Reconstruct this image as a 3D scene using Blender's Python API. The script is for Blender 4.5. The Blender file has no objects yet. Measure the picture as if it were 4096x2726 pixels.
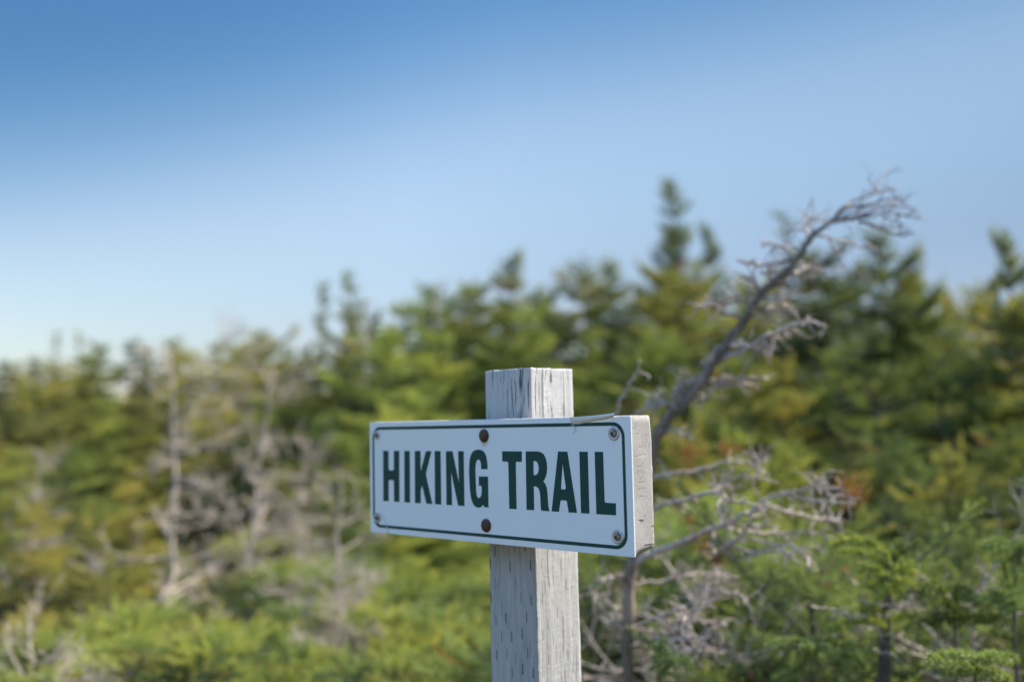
import bpy, math, random
import numpy as np
from mathutils import Vector, Matrix

SC = bpy.context.scene
COL = SC.collection
R = math.radians

# ------------------------------------------------------------------ camera, sky, sun, exposure
PITCH, ROLL, FPX = 0.0838, -0.02418, 1016.1
ZTOP = 1.25                                  # top of the post above the ground
CAM = Vector((-0.02296, -1.37543, ZTOP - 0.0799))
fwd = Vector((0, math.cos(PITCH), math.sin(PITCH)))
up0 = Vector((0, -math.sin(PITCH), math.cos(PITCH)))
rgt = Vector((1, 0, 0)) * math.cos(ROLL) + up0 * math.sin(ROLL)
upv = -Vector((1, 0, 0)) * math.sin(ROLL) + up0 * math.cos(ROLL)
cd = bpy.data.cameras.new('camera')
cam = bpy.data.objects.new('camera', cd); COL.objects.link(cam)
m = Matrix((rgt, upv, -fwd)).transposed().to_4x4(); m.translation = CAM
cam.matrix_world = m
cd.sensor_width = 36.0
cd.lens = FPX / 1024 * 36.0
cd.clip_start = 0.02; cd.clip_end = 3000
cd.dof.use_dof = True
cd.dof.focus_distance = 1.27
cd.dof.aperture_fstop = 1.9
SC.camera = cam

SUN_EL, SUN_AZ = R(44), R(15)                # azimuth from +X, counter-clockwise
w = bpy.data.worlds.new("World"); SC.world = w; w.use_nodes = True
nt = w.node_tree
sky = nt.nodes.new('ShaderNodeTexSky'); sky.sky_type = 'NISHITA'; sky.sun_disc = False
sky.sun_elevation = SUN_EL; sky.sun_rotation = math.pi / 2 - SUN_AZ
sky.air_density = 1.0; sky.dust_density = 0.15; sky.ozone_density = 2.0; sky.altitude = 100
bg = nt.nodes['Background']; bg.inputs['Strength'].default_value = 0.091
# the clear sky in view is a deeper blue higher up than the model gives: tint it by height above the horizon
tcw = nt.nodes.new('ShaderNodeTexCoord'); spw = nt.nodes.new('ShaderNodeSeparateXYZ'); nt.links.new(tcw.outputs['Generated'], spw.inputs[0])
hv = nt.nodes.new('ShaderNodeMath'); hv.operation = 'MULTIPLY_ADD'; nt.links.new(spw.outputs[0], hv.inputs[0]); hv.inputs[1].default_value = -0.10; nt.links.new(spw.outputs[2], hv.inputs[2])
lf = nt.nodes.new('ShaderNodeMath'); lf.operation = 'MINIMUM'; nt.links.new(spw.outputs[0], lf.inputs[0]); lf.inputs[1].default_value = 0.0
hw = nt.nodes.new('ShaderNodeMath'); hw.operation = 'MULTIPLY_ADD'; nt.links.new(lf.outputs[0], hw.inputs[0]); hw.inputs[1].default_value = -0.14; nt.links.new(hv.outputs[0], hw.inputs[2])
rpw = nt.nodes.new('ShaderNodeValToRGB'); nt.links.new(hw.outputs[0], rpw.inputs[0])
TINT = [(.0, (.72, .62, .71)), (.12, (.79, .70, .72)), (.20, (1.10, 1.00, .90)), (.28, (1.30, 1.14, 1.0)), (.355, (.72, .87, .89)), (.43, (.42, .68, .80)), (.52, (.38, .64, .76)), (.66, (1.9, 2.8, 3.3)), (.80, (3.2, 4.3, 4.8))]  # last stops: overhead sky brightened, added fill for the shaded sign and post
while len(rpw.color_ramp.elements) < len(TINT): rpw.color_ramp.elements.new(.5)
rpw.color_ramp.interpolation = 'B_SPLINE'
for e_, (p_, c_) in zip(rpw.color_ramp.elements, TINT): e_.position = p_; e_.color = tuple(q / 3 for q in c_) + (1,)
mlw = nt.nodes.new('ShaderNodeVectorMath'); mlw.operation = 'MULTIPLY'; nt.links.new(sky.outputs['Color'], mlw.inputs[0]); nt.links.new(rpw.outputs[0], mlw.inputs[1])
scw = nt.nodes.new('ShaderNodeVectorMath'); scw.operation = 'SCALE'; 
mrw = nt.nodes.new('ShaderNodeMapRange'); nt.links.new(spw.outputs[0], mrw.inputs[0])   # less glare towards the sun than the model gives
for i_, v_ in enumerate((-.1, .5, 0.0, 1.0)): mrw.inputs[i_ + 1].default_value = v_
gcw = nt.nodes.new('ShaderNodeMixRGB'); nt.links.new(mrw.outputs[0], gcw.inputs[0]); gcw.inputs[1].default_value = (1, 1, 1, 1); gcw.inputs[2].default_value = (.585, .635, .645, 1)
mgw = nt.nodes.new('ShaderNodeVectorMath'); mgw.operation = 'MULTIPLY'; nt.links.new(mlw.outputs[0], mgw.inputs[0]); nt.links.new(gcw.outputs[0], mgw.inputs[1])
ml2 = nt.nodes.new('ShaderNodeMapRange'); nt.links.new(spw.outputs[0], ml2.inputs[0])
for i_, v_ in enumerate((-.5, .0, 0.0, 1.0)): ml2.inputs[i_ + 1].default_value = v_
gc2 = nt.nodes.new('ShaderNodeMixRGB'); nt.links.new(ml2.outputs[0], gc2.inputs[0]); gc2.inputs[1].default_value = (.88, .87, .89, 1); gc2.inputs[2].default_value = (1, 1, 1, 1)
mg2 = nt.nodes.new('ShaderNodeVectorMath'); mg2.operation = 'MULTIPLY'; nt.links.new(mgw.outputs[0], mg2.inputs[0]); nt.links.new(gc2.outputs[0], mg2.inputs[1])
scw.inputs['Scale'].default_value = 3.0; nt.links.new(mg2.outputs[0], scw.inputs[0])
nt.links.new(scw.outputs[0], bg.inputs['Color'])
sl = bpy.data.lights.new('sun', 'SUN'); sl.energy = 4.7; sl.angle = R(0.53); sl.color = (1.0, 0.93, 0.84)
so = bpy.data.objects.new('sun', sl); COL.objects.link(so)
sd = Vector((math.cos(SUN_EL) * math.cos(SUN_AZ), math.cos(SUN_EL) * math.sin(SUN_AZ), math.sin(SUN_EL)))
so.rotation_euler = sd.to_track_quat('Z', 'Y').to_euler()
SC.view_settings.view_transform = 'Standard'
SC.view_settings.look = 'None'
SC.view_settings.exposure = 1.0
SC.view_settings.gamma = 1.0
SC.cycles.max_bounces = 8; SC.cycles.diffuse_bounces = 5; SC.cycles.transmission_bounces = 5
SC.cycles.transparent_max_bounces = 4

# ------------------------------------------------------------------ helpers
def at(px, py, d):
    """the point d metres in front of the lens seen at pixel (px, py) of the 1024 wide photo"""
    return CAM + d * (fwd + rgt * ((px - 512) / FPX) - upv * ((py - 340.75) / FPX))

def tag(o, label=None, cat=None, group=None, kind=None):
    if label: o['label'] = label
    if cat: o['category'] = cat
    if group: o['group'] = group
    if kind: o['kind'] = kind
    return o

def empty(name, loc, rz=0.0, sc=1.0):
    o = bpy.data.objects.new(name, None); COL.objects.link(o)
    o.location = loc; o.rotation_euler = (0, 0, rz); o.scale = (sc, sc, sc) if not isinstance(sc, tuple) else sc
    o.empty_display_size = 0.1
    return o

def link(name, me, mat=None, parent=None):
    o = bpy.data.objects.new(name, me); COL.objects.link(o)
    if mat and not me.materials: me.materials.append(mat)
    if parent: o.parent = parent
    return o

class Geo:
    """collects vertices and faces (numpy blocks) for ONE mesh"""
    def __init__(s): s.v = []; s.f = []; s.n = 0; s.tone = []; s.dead = []
    def add(s, V, F, tone=None, dead=None):
        V = np.asarray(V, dtype=np.float32).reshape(-1, 3)
        s.v.append(V)
        F = np.asarray(F, dtype=np.int32) + s.n
        s.f.append(F); s.n += len(V)
        s.tone.append(np.zeros(len(V), np.float32) if tone is None else np.broadcast_to(np.asarray(tone, np.float32), (len(V),)))
        s.dead.append(np.zeros(len(V), np.float32) if dead is None else np.broadcast_to(np.asarray(dead, np.float32), (len(V),)))
    def tube(s, P, rad, sides=5, cap=True):
        P = np.asarray(P, float); rad = np.broadcast_to(np.asarray(rad, float), (len(P),))
        T = np.gradient(P, axis=0); T /= np.linalg.norm(T, axis=1)[:, None] + 1e-9
        ref = np.array([0.3, 0.2, 0.93]) if abs(T[0][2]) < .9 else np.array([1., .1, 0])
        A = np.cross(T, ref); A /= np.linalg.norm(A, axis=1)[:, None] + 1e-9
        B = np.cross(T, A)
        a = np.arange(sides) * 2 * math.pi / sides
        V = P[:, None, :] + rad[:, None, None] * (np.cos(a)[None, :, None] * A[:, None, :] + np.sin(a)[None, :, None] * B[:, None, :])
        n = len(P); V = V.reshape(-1, 3)
        i = np.arange(n - 1)[:, None] * sides; j = np.arange(sides)[None, :]; k = (j + 1) % sides
        F = np.stack([i + j, i + k, i + sides + k, i + sides + j], -1).reshape(-1, 4)
        s.add(V, F)
        if cap:
            c = np.array([[ (n - 1) * sides + q, (n - 1) * sides + q + 1, (n - 1) * sides + sides - 1] for q in range(sides - 2)])
            s.f.append(c + s.n - n * sides)
    def build(s, name, attrs=False, smooth=False):
        V = np.concatenate(s.v)
        tri = [f for f in s.f if f.shape[1] == 3]; quad = [f for f in s.f if f.shape[1] == 4]
        loops = []; starts = []; p = 0
        for grp, k in ((tri, 3), (quad, 4)):
            if grp:
                g = np.concatenate(grp); loops.append(g.ravel()); starts.append(p + np.arange(len(g)) * k); p += g.size
        loops = np.concatenate(loops).astype(np.int32); starts = np.concatenate(starts).astype(np.int32)
        me = bpy.data.meshes.new(name)
        me.vertices.add(len(V)); me.vertices.foreach_set('co', V.ravel())
        me.loops.add(len(loops)); me.loops.foreach_set('vertex_index', loops)
        me.polygons.add(len(starts)); me.polygons.foreach_set('loop_start', starts)
        me.update(calc_edges=True)
        if smooth: me.polygons.foreach_set('use_smooth', np.ones(len(starts), bool))
        if attrs:
            for nm, L in (('tone', s.tone), ('dead', s.dead)):
                a = me.attributes.new(nm, 'FLOAT', 'POINT'); a.data.foreach_set('value', np.concatenate(L).astype(np.float32))
        return me

class N:
    """tiny node-graph helper"""
    def __init__(s, name):
        s.m = bpy.data.materials.new(name); s.m.use_nodes = True; s.t = s.m.node_tree
        s.b = s.t.nodes['Principled BSDF']; s.out = s.t.nodes['Material Output']
    def n(s, typ, **k):
        x = s.t.nodes.new('ShaderNode' + typ)
        for a, b in k.items(): setattr(x, a, b)
        return x
    def put(s, sock, v):
        if isinstance(v, bpy.types.NodeSocket): s.t.links.new(v, sock)
        elif v is not None: sock.default_value = v
    def math(s, op, a, b=None, c=None):
        x = s.n('Math', operation=op)
        for i, v in enumerate((a, b, c)):
            if v is not None: s.put(x.inputs[i], v)
        return x.outputs[0]
    def mapr(s, v, a, b, c=0., d=1., interp='LINEAR'):
        x = s.n('MapRange', interpolation_type=interp)
        for i, q in enumerate((v, a, b, c, d)): s.put(x.inputs[i], q)
        return x.outputs[0]
    def noise(s, vec, scale=1., detail=2., rough=.5, dist=0.):
        x = s.n('TexNoise'); s.put(x.inputs['Vector'], vec); x.inputs['Scale'].default_value = scale
        x.inputs['Detail'].default_value = detail; x.inputs['Roughness'].default_value = rough; x.inputs['Distortion'].default_value = dist
        return x.outputs['Fac']
    def scaled(s, vec, sc, off=(0, 0, 0)):
        x = s.n('Mapping'); s.put(x.inputs['Vector'], vec); x.inputs['Scale'].default_value = sc; x.inputs['Location'].default_value = off
        return x.outputs[0]
    def mix(s, f, a, b, mode='MIX'):
        x = s.n('MixRGB', blend_type=mode); s.put(x.inputs[0], f)
        for i, q in ((1, a), (2, b)):
            if isinstance(q, tuple) and len(q) == 3: q = q + (1.,)
            s.put(x.inputs[i], q)
        return x.outputs[0]
    def ramp(s, f, stops):
        x = s.n('ValToRGB'); s.put(x.inputs[0], f); e = x.color_ramp.elements
        while len(e) < len(stops): e.new(.5)
        for i, (p, c) in enumerate(stops): e[i].position = p; e[i].color = tuple(c) + (1.,)
        return x.outputs[0]
    def bump(s, h, strength=.5, dist=.001):
        x = s.n('Bump'); s.put(x.inputs['Height'], h); x.inputs['Strength'].default_value = strength; x.inputs['Distance'].default_value = dist
        s.t.links.new(x.outputs[0], s.b.inputs['Normal'])
    def set(s, **k):
        for a, v in k.items():
            s.put(s.b.inputs[a.replace('_', ' ')], v + (1.,) if isinstance(v, tuple) and len(v) == 3 else v)
        return s.m

# ------------------------------------------------------------------ materials
def mat_post():
    g = N('weathered_post_wood'); co = g.n('TexCoord').outputs['Object']
    sep = g.n('SeparateXYZ'); g.put(sep.inputs[0], co); x, y, z = sep.outputs
    wob = g.noise(g.scaled(co, (9, 9, 7)), 1, 2)
    cow = g.n('VectorMath', operation='ADD'); g.put(cow.inputs[0], co)
    cmb = g.n('CombineXYZ'); k = g.math('MULTIPLY', g.math('SUBTRACT', wob, .5), .02)
    g.put(cmb.inputs[0], k); g.put(cmb.inputs[1], k); g.put(cow.inputs[1], cmb.outputs[0]); cw = cow.outputs[0]
    fine = g.noise(g.scaled(cw, (520, 520, 9)), 1, 3, .6)
    mid = g.noise(g.scaled(cw, (150, 150, 4)), 1, 3, .55)
    broad = g.noise(g.scaled(co, (22, 22, 5)), 1, 3, .6)
    crack = g.noise(g.scaled(cw, (260, 260, 14)), 1, 2, .5)
    top = g.mapr(z, ZTOP - .085, ZTOP - .05, 0., 1.)
    cthr = g.math('MULTIPLY', g.mapr(crack, .58, .68, 0., 1.), g.mapr(top, 0, 1, .35, .95))
    long = g.noise(g.scaled(cw, (95, 95, 1.0), (3, 1, 0)), 1, 1, .4)
    lcr = g.math('MULTIPLY', g.mapr(long, .665, .70, 0., 1.), .55)
    # incising slits, staggered columns
    u = g.math('ADD', g.math('MULTIPLY', g.math('ADD', x, y), 1 / .0098), g.math('MULTIPLY', wob, .5))
    ci = g.math('FLOOR', u); fr = g.math('ABSOLUTE', g.math('SUBTRACT', g.math('FRACT', u), .5))
    wn = g.n('TexWhiteNoise', noise_dimensions='1D'); g.put(wn.inputs['W'], ci)
    v = g.math('ADD', g.math('DIVIDE', z, .047), g.math('ADD', g.math('MULTIPLY', ci, .5), g.math('MULTIPLY', wn.outputs[0], .28)))
    vi = g.math('FLOOR', v); fv = g.math('ABSOLUTE', g.math('SUBTRACT', g.math('FRACT', v), .5))
    wn2 = g.n('TexWhiteNoise', noise_dimensions='2D'); cb = g.n('CombineXYZ'); g.put(cb.inputs[0], ci); g.put(cb.inputs[1], vi); g.put(wn2.inputs['Vector'], cb.outputs[0])
    wd = g.mapr(wn2.outputs[0], 0, 1, .05, .12)
    slit = g.math('MULTIPLY', g.mapr(fr, wd, g.math('ADD', wd, .05), 1., 0.), g.mapr(fv, .13, .17, 1., 0.))
    slit = g.math('MULTIPLY', slit, g.mapr(wn2.outputs[0], .12, .75, 0., 1.))
    slit = g.math('MULTIPLY', slit, g.mapr(top, 0, 1, 1., .5))
    side = g.math('GREATER_THAN', y, .0008)        # the sides off the sign's face keep fainter slits
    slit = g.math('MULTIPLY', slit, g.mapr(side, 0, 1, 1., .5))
    # knots
    dark = g.math('MAXIMUM', g.math('MAXIMUM', cthr, lcr), g.math('MULTIPLY', slit, .7))
    c = g.ramp(fine, [(.25, (.33, .32, .30)), (.5, (.46, .45, .43)), (.75, (.55, .54, .52))])
    c = g.mix(g.mapr(mid, .35, .65, .45, 0.), c, (.27, .265, .25))
    c = g.mix(g.mapr(broad, .4, .7, 0., .4), c, (.55, .54, .52))
    c = g.mix(g.math('MULTIPLY', top, .5), c, (.64, .64, .63))
    specks = g.noise(g.scaled(co, (160, 160, 45), (5, 5, 5)), 1, 2, .6)
    c = g.mix(g.mapr(specks, .735, .77, 0., .6), c, (.85, .85, .83))
    c = g.mix(dark, c, (.075, .078, .07))
    h = g.math('SUBTRACT', g.math('ADD', g.math('MULTIPLY', fine, .5), g.math('MULTIPLY', mid, .5)), g.math('MULTIPLY', dark, 1.0))
    g.bump(h, .6, .0012)
    return g.set(Base_Color=c, Roughness=.88, Specular_IOR_Level=.25)

def mat_board():
    g = N('weathered_board_wood'); co = g.n('TexCoord').outputs['Object']
    sep = g.n('SeparateXYZ'); g.put(sep.inputs[0], co); x, y, z = sep.outputs
    # growth rings: curved bands around a pith low behind the board, read on the end grain (y, z)
    dy = g.math('SUBTRACT', y, .13); dz = g.math('SUBTRACT', z, -.30)
    rr = g.math('SQRT', g.math('ADD', g.math('MULTIPLY', dy, dy), g.math('MULTIPLY', dz, dz)))
    nz = g.noise(g.scaled(co, (8, 60, 60)), 1, 3)
    ring = g.math('SINE', g.math('ADD', g.math('MULTIPLY', rr, 2600.), g.math('MULTIPLY', nz, 5.)))
    fine = g.noise(g.scaled(co, (60, 900, 900)), 1, 3, .7)
    fib = g.noise(g.scaled(co, (30, 420, 420)), 1, 3, .7)
    cr = g.noise(g.scaled(co, (40, 34, 300), (0, 0, .3)), 1, 2, .5, .12)
    crz = g.mapr(z, -.165, -.04, 1., .15)
    crack = g.math('MULTIPLY', g.mapr(cr, .66, .70, 0., 1.), crz)
    blot = g.noise(g.scaled(co, (30, 30, 30)), 1, 3, .6)
    c = g.ramp(fine, [(.35, (.26, .24, .22)), (.5, (.43, .405, .375)), (.65, (.58, .555, .525))])
    c = g.mix(g.mapr(ring, .2, 1., 0., .30), c, (.29, .26, .23))
    c = g.mix(g.mapr(blot, .45, .7, 0., .4), c, (.62, .60, .57))
    c = g.mix(g.mapr(fib, .56, .68, 0., .55), c, (.2, .17, .15))
    c = g.mix(crack, c, (.10, .07, .06))
    h = g.math('SUBTRACT', g.math('ADD', g.math('MULTIPLY', fine, .8), g.math('MULTIPLY', ring, .12)), g.math('MULTIPLY', crack, 1.4))
    g.bump(h, .8, .0014)
    return g.set(Base_Color=c, Roughness=.9, Specular_IOR_Level=.2)

def mat_panel():
    g = N('white_enamel_sheet'); co = g.n('TexCoord').outputs['Object']
    a = g.noise(g.scaled(co, (14, 14, 14)), 1, 4, .6)
    b = g.noise(g.scaled(co, (420, 420, 420), (1, 2, 3)), 1, 2, .6)
    sep = g.n('SeparateXYZ'); g.put(sep.inputs[0], co)
    edge = g.mapr(sep.outputs[2], -.165, -.15, 1., .25)
    c = g.mix(g.mapr(a, .35, .7, 0., .35), (.84, .88, .88), (.79, .84, .85))
    c = g.mix(g.math('MULTIPLY', g.mapr(b, .735, .76, 0., .8), edge), c, (.16, .12, .10))
    # rust bleeding from below the upper centre bolt
    dx = g.math('SUBTRACT', sep.outputs[0], .2544); dz = g.math('SUBTRACT', sep.outputs[2], -.027)
    d = g.math('SQRT', g.math('ADD', g.math('MULTIPLY', dx, dx), g.math('MULTIPLY', g.math('MULTIPLY', dz, dz), .6)))
    c = g.mix(g.mapr(d, .004, .0095, .55, 0.), c, (.50, .33, .17))
    return g.set(Base_Color=c, Roughness=.33, Specular_IOR_Level=.45)

def mat_green():
    g = N('dark_green_vinyl'); co = g.n('TexCoord').outputs['Object']
    a = g.noise(g.scaled(co, (60, 60, 60)), 1, 4, .6)
    c = g.mix(g.mapr(a, .35, .75, 0., .5), (.012, .060, .050), (.024, .085, .070))
    return g.set(Base_Color=c, Roughness=.5, Specular_IOR_Level=.22)

def mat_metal(name, c1, c2, metal, rough, scale=350, thr=(.4, .65)):
    g = N(name); co = g.n('TexCoord').outputs['Object']
    a = g.noise(g.scaled(co, (scale,) * 3), 1, 4, .65)
    c = g.mix(g.mapr(a, thr[0], thr[1]), c1, c2); g.bump(a, .5, .0004)
    return g.set(Base_Color=c, Roughness=rough, Metallic=metal)

def mat_foliage(name, cols, orange=.0):
    """needles: each shoot has its own tone; some shoots are dead and rusty"""
    g = N(name)
    t = g.n('Attribute', attribute_name='tone').outputs['Fac']; d = g.n('Attribute', attribute_name='dead').outputs['Fac']
    oi = g.n('ObjectInfo').outputs['Random']
    co = g.n('TexCoord').outputs['Object']
    big = g.noise(g.scaled(co, (3, 3, 3)), 1, 2)
    v = g.math('ADD', t, g.math('ADD', g.math('MULTIPLY', g.math('SUBTRACT', oi, .5), .45), g.math('MULTIPLY', g.math('SUBTRACT', big, .5), 1.1)))
    c = g.ramp(v, cols)
    dc = g.ramp(d, [(.3, (.34, .22, .05)), (.6, (.33, .12, .035)), (1., (.22, .17, .13))])
    c = g.mix(g.math('GREATER_THAN', d, .1), c, dc)
    tr = g.n('BsdfTranslucent'); g.put(tr.inputs[0], g.mix(1., c, (1.15, 1.25, .5), 'MULTIPLY'))
    g.set(Base_Color=c, Roughness=.6, Specular_IOR_Level=.28)
    mx = g.n('MixShader'); mx.inputs[0].default_value = .27
    g.t.links.new(g.b.outputs[0], mx.inputs[1]); g.t.links.new(tr.outputs[0], mx.inputs[2])
    g.t.links.new(mx.outputs[0], g.out.inputs[0])
    return g.m

def mat_bark(name, c1, c2, c3):
    g = N(name); co = g.n('TexCoord').outputs['Object']
    a = g.noise(g.scaled(co, (90, 90, 30)), 1, 4, .7); b = g.noise(g.scaled(co, (14, 14, 8), (2, 2, 2)), 1, 3)
    c = g.mix(g.mapr(a, .3, .7), c1, c2); c = g.mix(g.mapr(b, .55, .7, 0., .8), c, c3); g.bump(a, .7, .002)
    return g.set(Base_Color=c, Roughness=.85, Specular_IOR_Level=.2)

def mat_ground():
    g = N('peat_and_heath'); co = g.n('TexCoord').outputs['Object']
    a = g.noise(g.scaled(co, (1.3, 1.3, 1.3)), 1, 6, .65); b = g.noise(g.scaled(co, (22, 22, 22)), 1, 5, .7)
    c = g.ramp(a, [(.35, (.035, .028, .022)), (.5, (.07, .06, .03)), (.65, (.05, .07, .025))])
    c = g.mix(g.mapr(b, .4, .7, 0., .7), c, (.12, .095, .065)); g.bump(b, 1., .03)
    return g.set(Base_Color=c, Roughness=.95, Specular_IOR_Level=.1)

M_POST, M_BOARD, M_PANEL, M_GREEN = mat_post(), mat_board(), mat_panel(), mat_green()
M_RUST = mat_metal('rusty_bolt_head', (.13, .055, .028), (.045, .032, .030), .35, .55)
M_SCREW = mat_metal('tarnished_screw', (.40, .36, .33), (.16, .09, .045), .8, .3, 260, (.42, .62))
M_WASHER = mat_metal('galvanised_washer', (.62, .63, .62), (.42, .43, .42), .35, .38)
M_SOCKET = mat_metal('dark_recess', (.05, .03, .02), (.02, .015, .012), .1, .8)  # near-black colour for the square plug in each screw head
g = N('brittle_tape'); M_TAPE = g.set(Base_Color=(.72, .67, .58), Roughness=.55)
M_OLD = mat_bark('grey_dead_wood', (.33, .27, .235), (.58, .50, .44), (.44, .32, .25))
M_TRUNK = mat_bark('dark_dead_trunk', (.12, .095, .075), (.25, .20, .16), (.36, .28, .22))
M_TIP = mat_bark('dark_dead_twigs', (.13, .12, .12), (.36, .32, .31), (.26, .21, .19))
M_OLDER = mat_bark('pale_dead_wood', (.40, .33, .27), (.58, .50, .42), (.42, .33, .26))
M_BARK = mat_bark('spruce_bark', (.07, .055, .045), (.15, .125, .105), (.20, .19, .17))
G_DEEP = mat_foliage('deep_green_needles', [(.0, (0.028, 0.043, 0.042)), (.35, (0.106, 0.139, 0.049)), (.65, (0.224, 0.256, 0.066)), (1., (0.414, 0.374, 0.090))])
G_OLIVE = mat_foliage('olive_needles', [(.0, (0.041, 0.052, 0.056)), (.35, (0.198, 0.207, 0.070)), (.65, (0.361, 0.339, 0.087)), (1., (0.578, 0.462, 0.118))])
G_YEL = mat_foliage('yellow_green_needles', [(.0, (.055, .075, .038)), (.35, (.175, .225, .060)), (.65, (.34, .385, .095)), (1., (.56, .50, .11))])
G_BLUE = mat_foliage('blue_green_needles', [(.0, (.040, .060, .040)), (.35, (.105, .150, .066)), (.65, (.22, .28, .10)), (1., (.35, .38, .11))])

# ------------------------------------------------------------------ the trail sign (one thing: post, board and sheet are bolted together)
TH = 0.78082
A = Vector((math.cos(TH), -math.sin(TH), 0))         # along the sign towards its near end
NN = Vector((-math.sin(TH), -math.cos(TH), 0))       # out of the printed face
S0, SL, SZT, SH, BT, TILT = -0.30411, 0.5056, ZTOP - 0.0690, 0.1650, 0.0383, -0.0039
root = empty('trail_signpost', (0, 0, 0))
tag(root, 'weathered square wooden post carrying a white HIKING TRAIL sign on a board', 'signpost')

def local_frame(origin, ex, ey, ez=Vector((0, 0, 1))):
    mm = Matrix((ex, ey, ez)).transposed().to_4x4(); mm.translation = origin; return mm

# post: local x runs along the sign, local y away from the printed side; near corner at x=0,y=0
def build_post():
    rng = np.random.default_rng(3)
    wv = .089; rc = .0035; nz = 260; per = []
    def arc(cx, cy, a0):
        return [(cx + rc * math.cos(a0 + t * math.pi / 2 / 3), cy + rc * math.sin(a0 + t * math.pi / 2 / 3)) for t in range(4)]
    ring = []
    for (cx, cy, a0) in ((-rc, rc, -math.pi / 2), (-rc, wv - rc, 0), (-wv + rc, wv - rc, math.pi / 2), (-wv + rc, rc, math.pi)):
        ring += arc(cx, cy, a0)
        last = ring[-1]
        nxt = {0: (0, 1), 1: (-1, 0), 2: (0, -1), 3: (1, 0)}[len(per)]; per.append(1)
        for q in range(1, 24):
            l = (wv - 2 * rc) * q / 24
            ring.append((last[0] + nxt[0] * l, last[1] + nxt[1] * l))
    ring = np.array(ring); m_ = len(ring)
    zz = np.concatenate([np.linspace(-.3, .8, 40, endpoint=False), np.linspace(.8, ZTOP, nz - 40)])
    V = np.zeros((nz, m_, 3)); V[:, :, :2] = ring[None]; V[:, :, 2] = zz[:, None]
    c = np.array([-wv / 2, wv / 2]); out = ring - c; out /= np.linalg.norm(out, axis=1)[:, None]
    colw = rng.normal(0, .00022, m_)
    slow = np.interp(zz, np.linspace(-.3, ZTOP, 30), rng.normal(0, .0005, 30))
    rough = rng.normal(0, .00016, (nz, m_))
    disp = colw[None] + slow[:, None] * 0.6 + rough
    V[:, :, :2] += out[None] * disp[:, :, None]
    V[-1, :, 2] += rng.normal(0, .0006, m_) - .0012 * (rng.random(m_) < .2)
    V[-1, :, 2] -= .0015; V[-1, :, :2] = V[-1, :, :2] * .99 + c * .01
    g = Geo(); i = np.arange(nz - 1)[:, None] * m_; j = np.arange(m_)[None]; k = (j + 1) % m_
    g.add(V.reshape(-1, 3), np.stack([i + j, i + k, i + m_ + k, i + m_ + j], -1).reshape(-1, 4))
    base = (nz - 1) * m_; top = g.n
    g.v.append(np.array([[c[0], c[1], ZTOP + .0005]], np.float32)); g.n += 1; g.tone.append(np.zeros(1)); g.dead.append(np.zeros(1))
    g.f.append(np.array([[base + q, base + (q + 1) % m_, top] for q in range(m_)]))
    return g.build('post')
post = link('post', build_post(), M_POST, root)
post.matrix_local = local_frame(Vector((0, 0, 0)), A, -NN)

tl = Matrix.Rotation(-TILT, 4, 'Y')                 # the sign hangs a hair off level
SM = local_frame(NN * (BT + .002) + A * S0 + Vector((0, 0, SZT)), A, -NN) @ tl
# sign frame: x along, z up (0 at the top edge), y into the board; the sheet's face is y=0

def prism(outline, depth0, depth1, axis='y', bevel=None):
    """outline in (a, b); extruded between depth0 and depth1"""
    g = Geo(); n = len(outline)
    def P(a, b, d): return (a, d, b) if axis == 'y' else (d, a, b)
    V = [P(a, b, depth0) for a, b in outline] + [P(a, b, depth1) for a, b in outline]
    me = bpy.data.meshes.new('prism')
    faces = [tuple(range(n)), tuple(range(2 * n - 1, n - 1, -1))] + [(i, i + n, (i + 1) % n + n, (i + 1) % n) for i in range(n)]
    me.from_pydata(V, [], faces); me.update()
    return me

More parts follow.
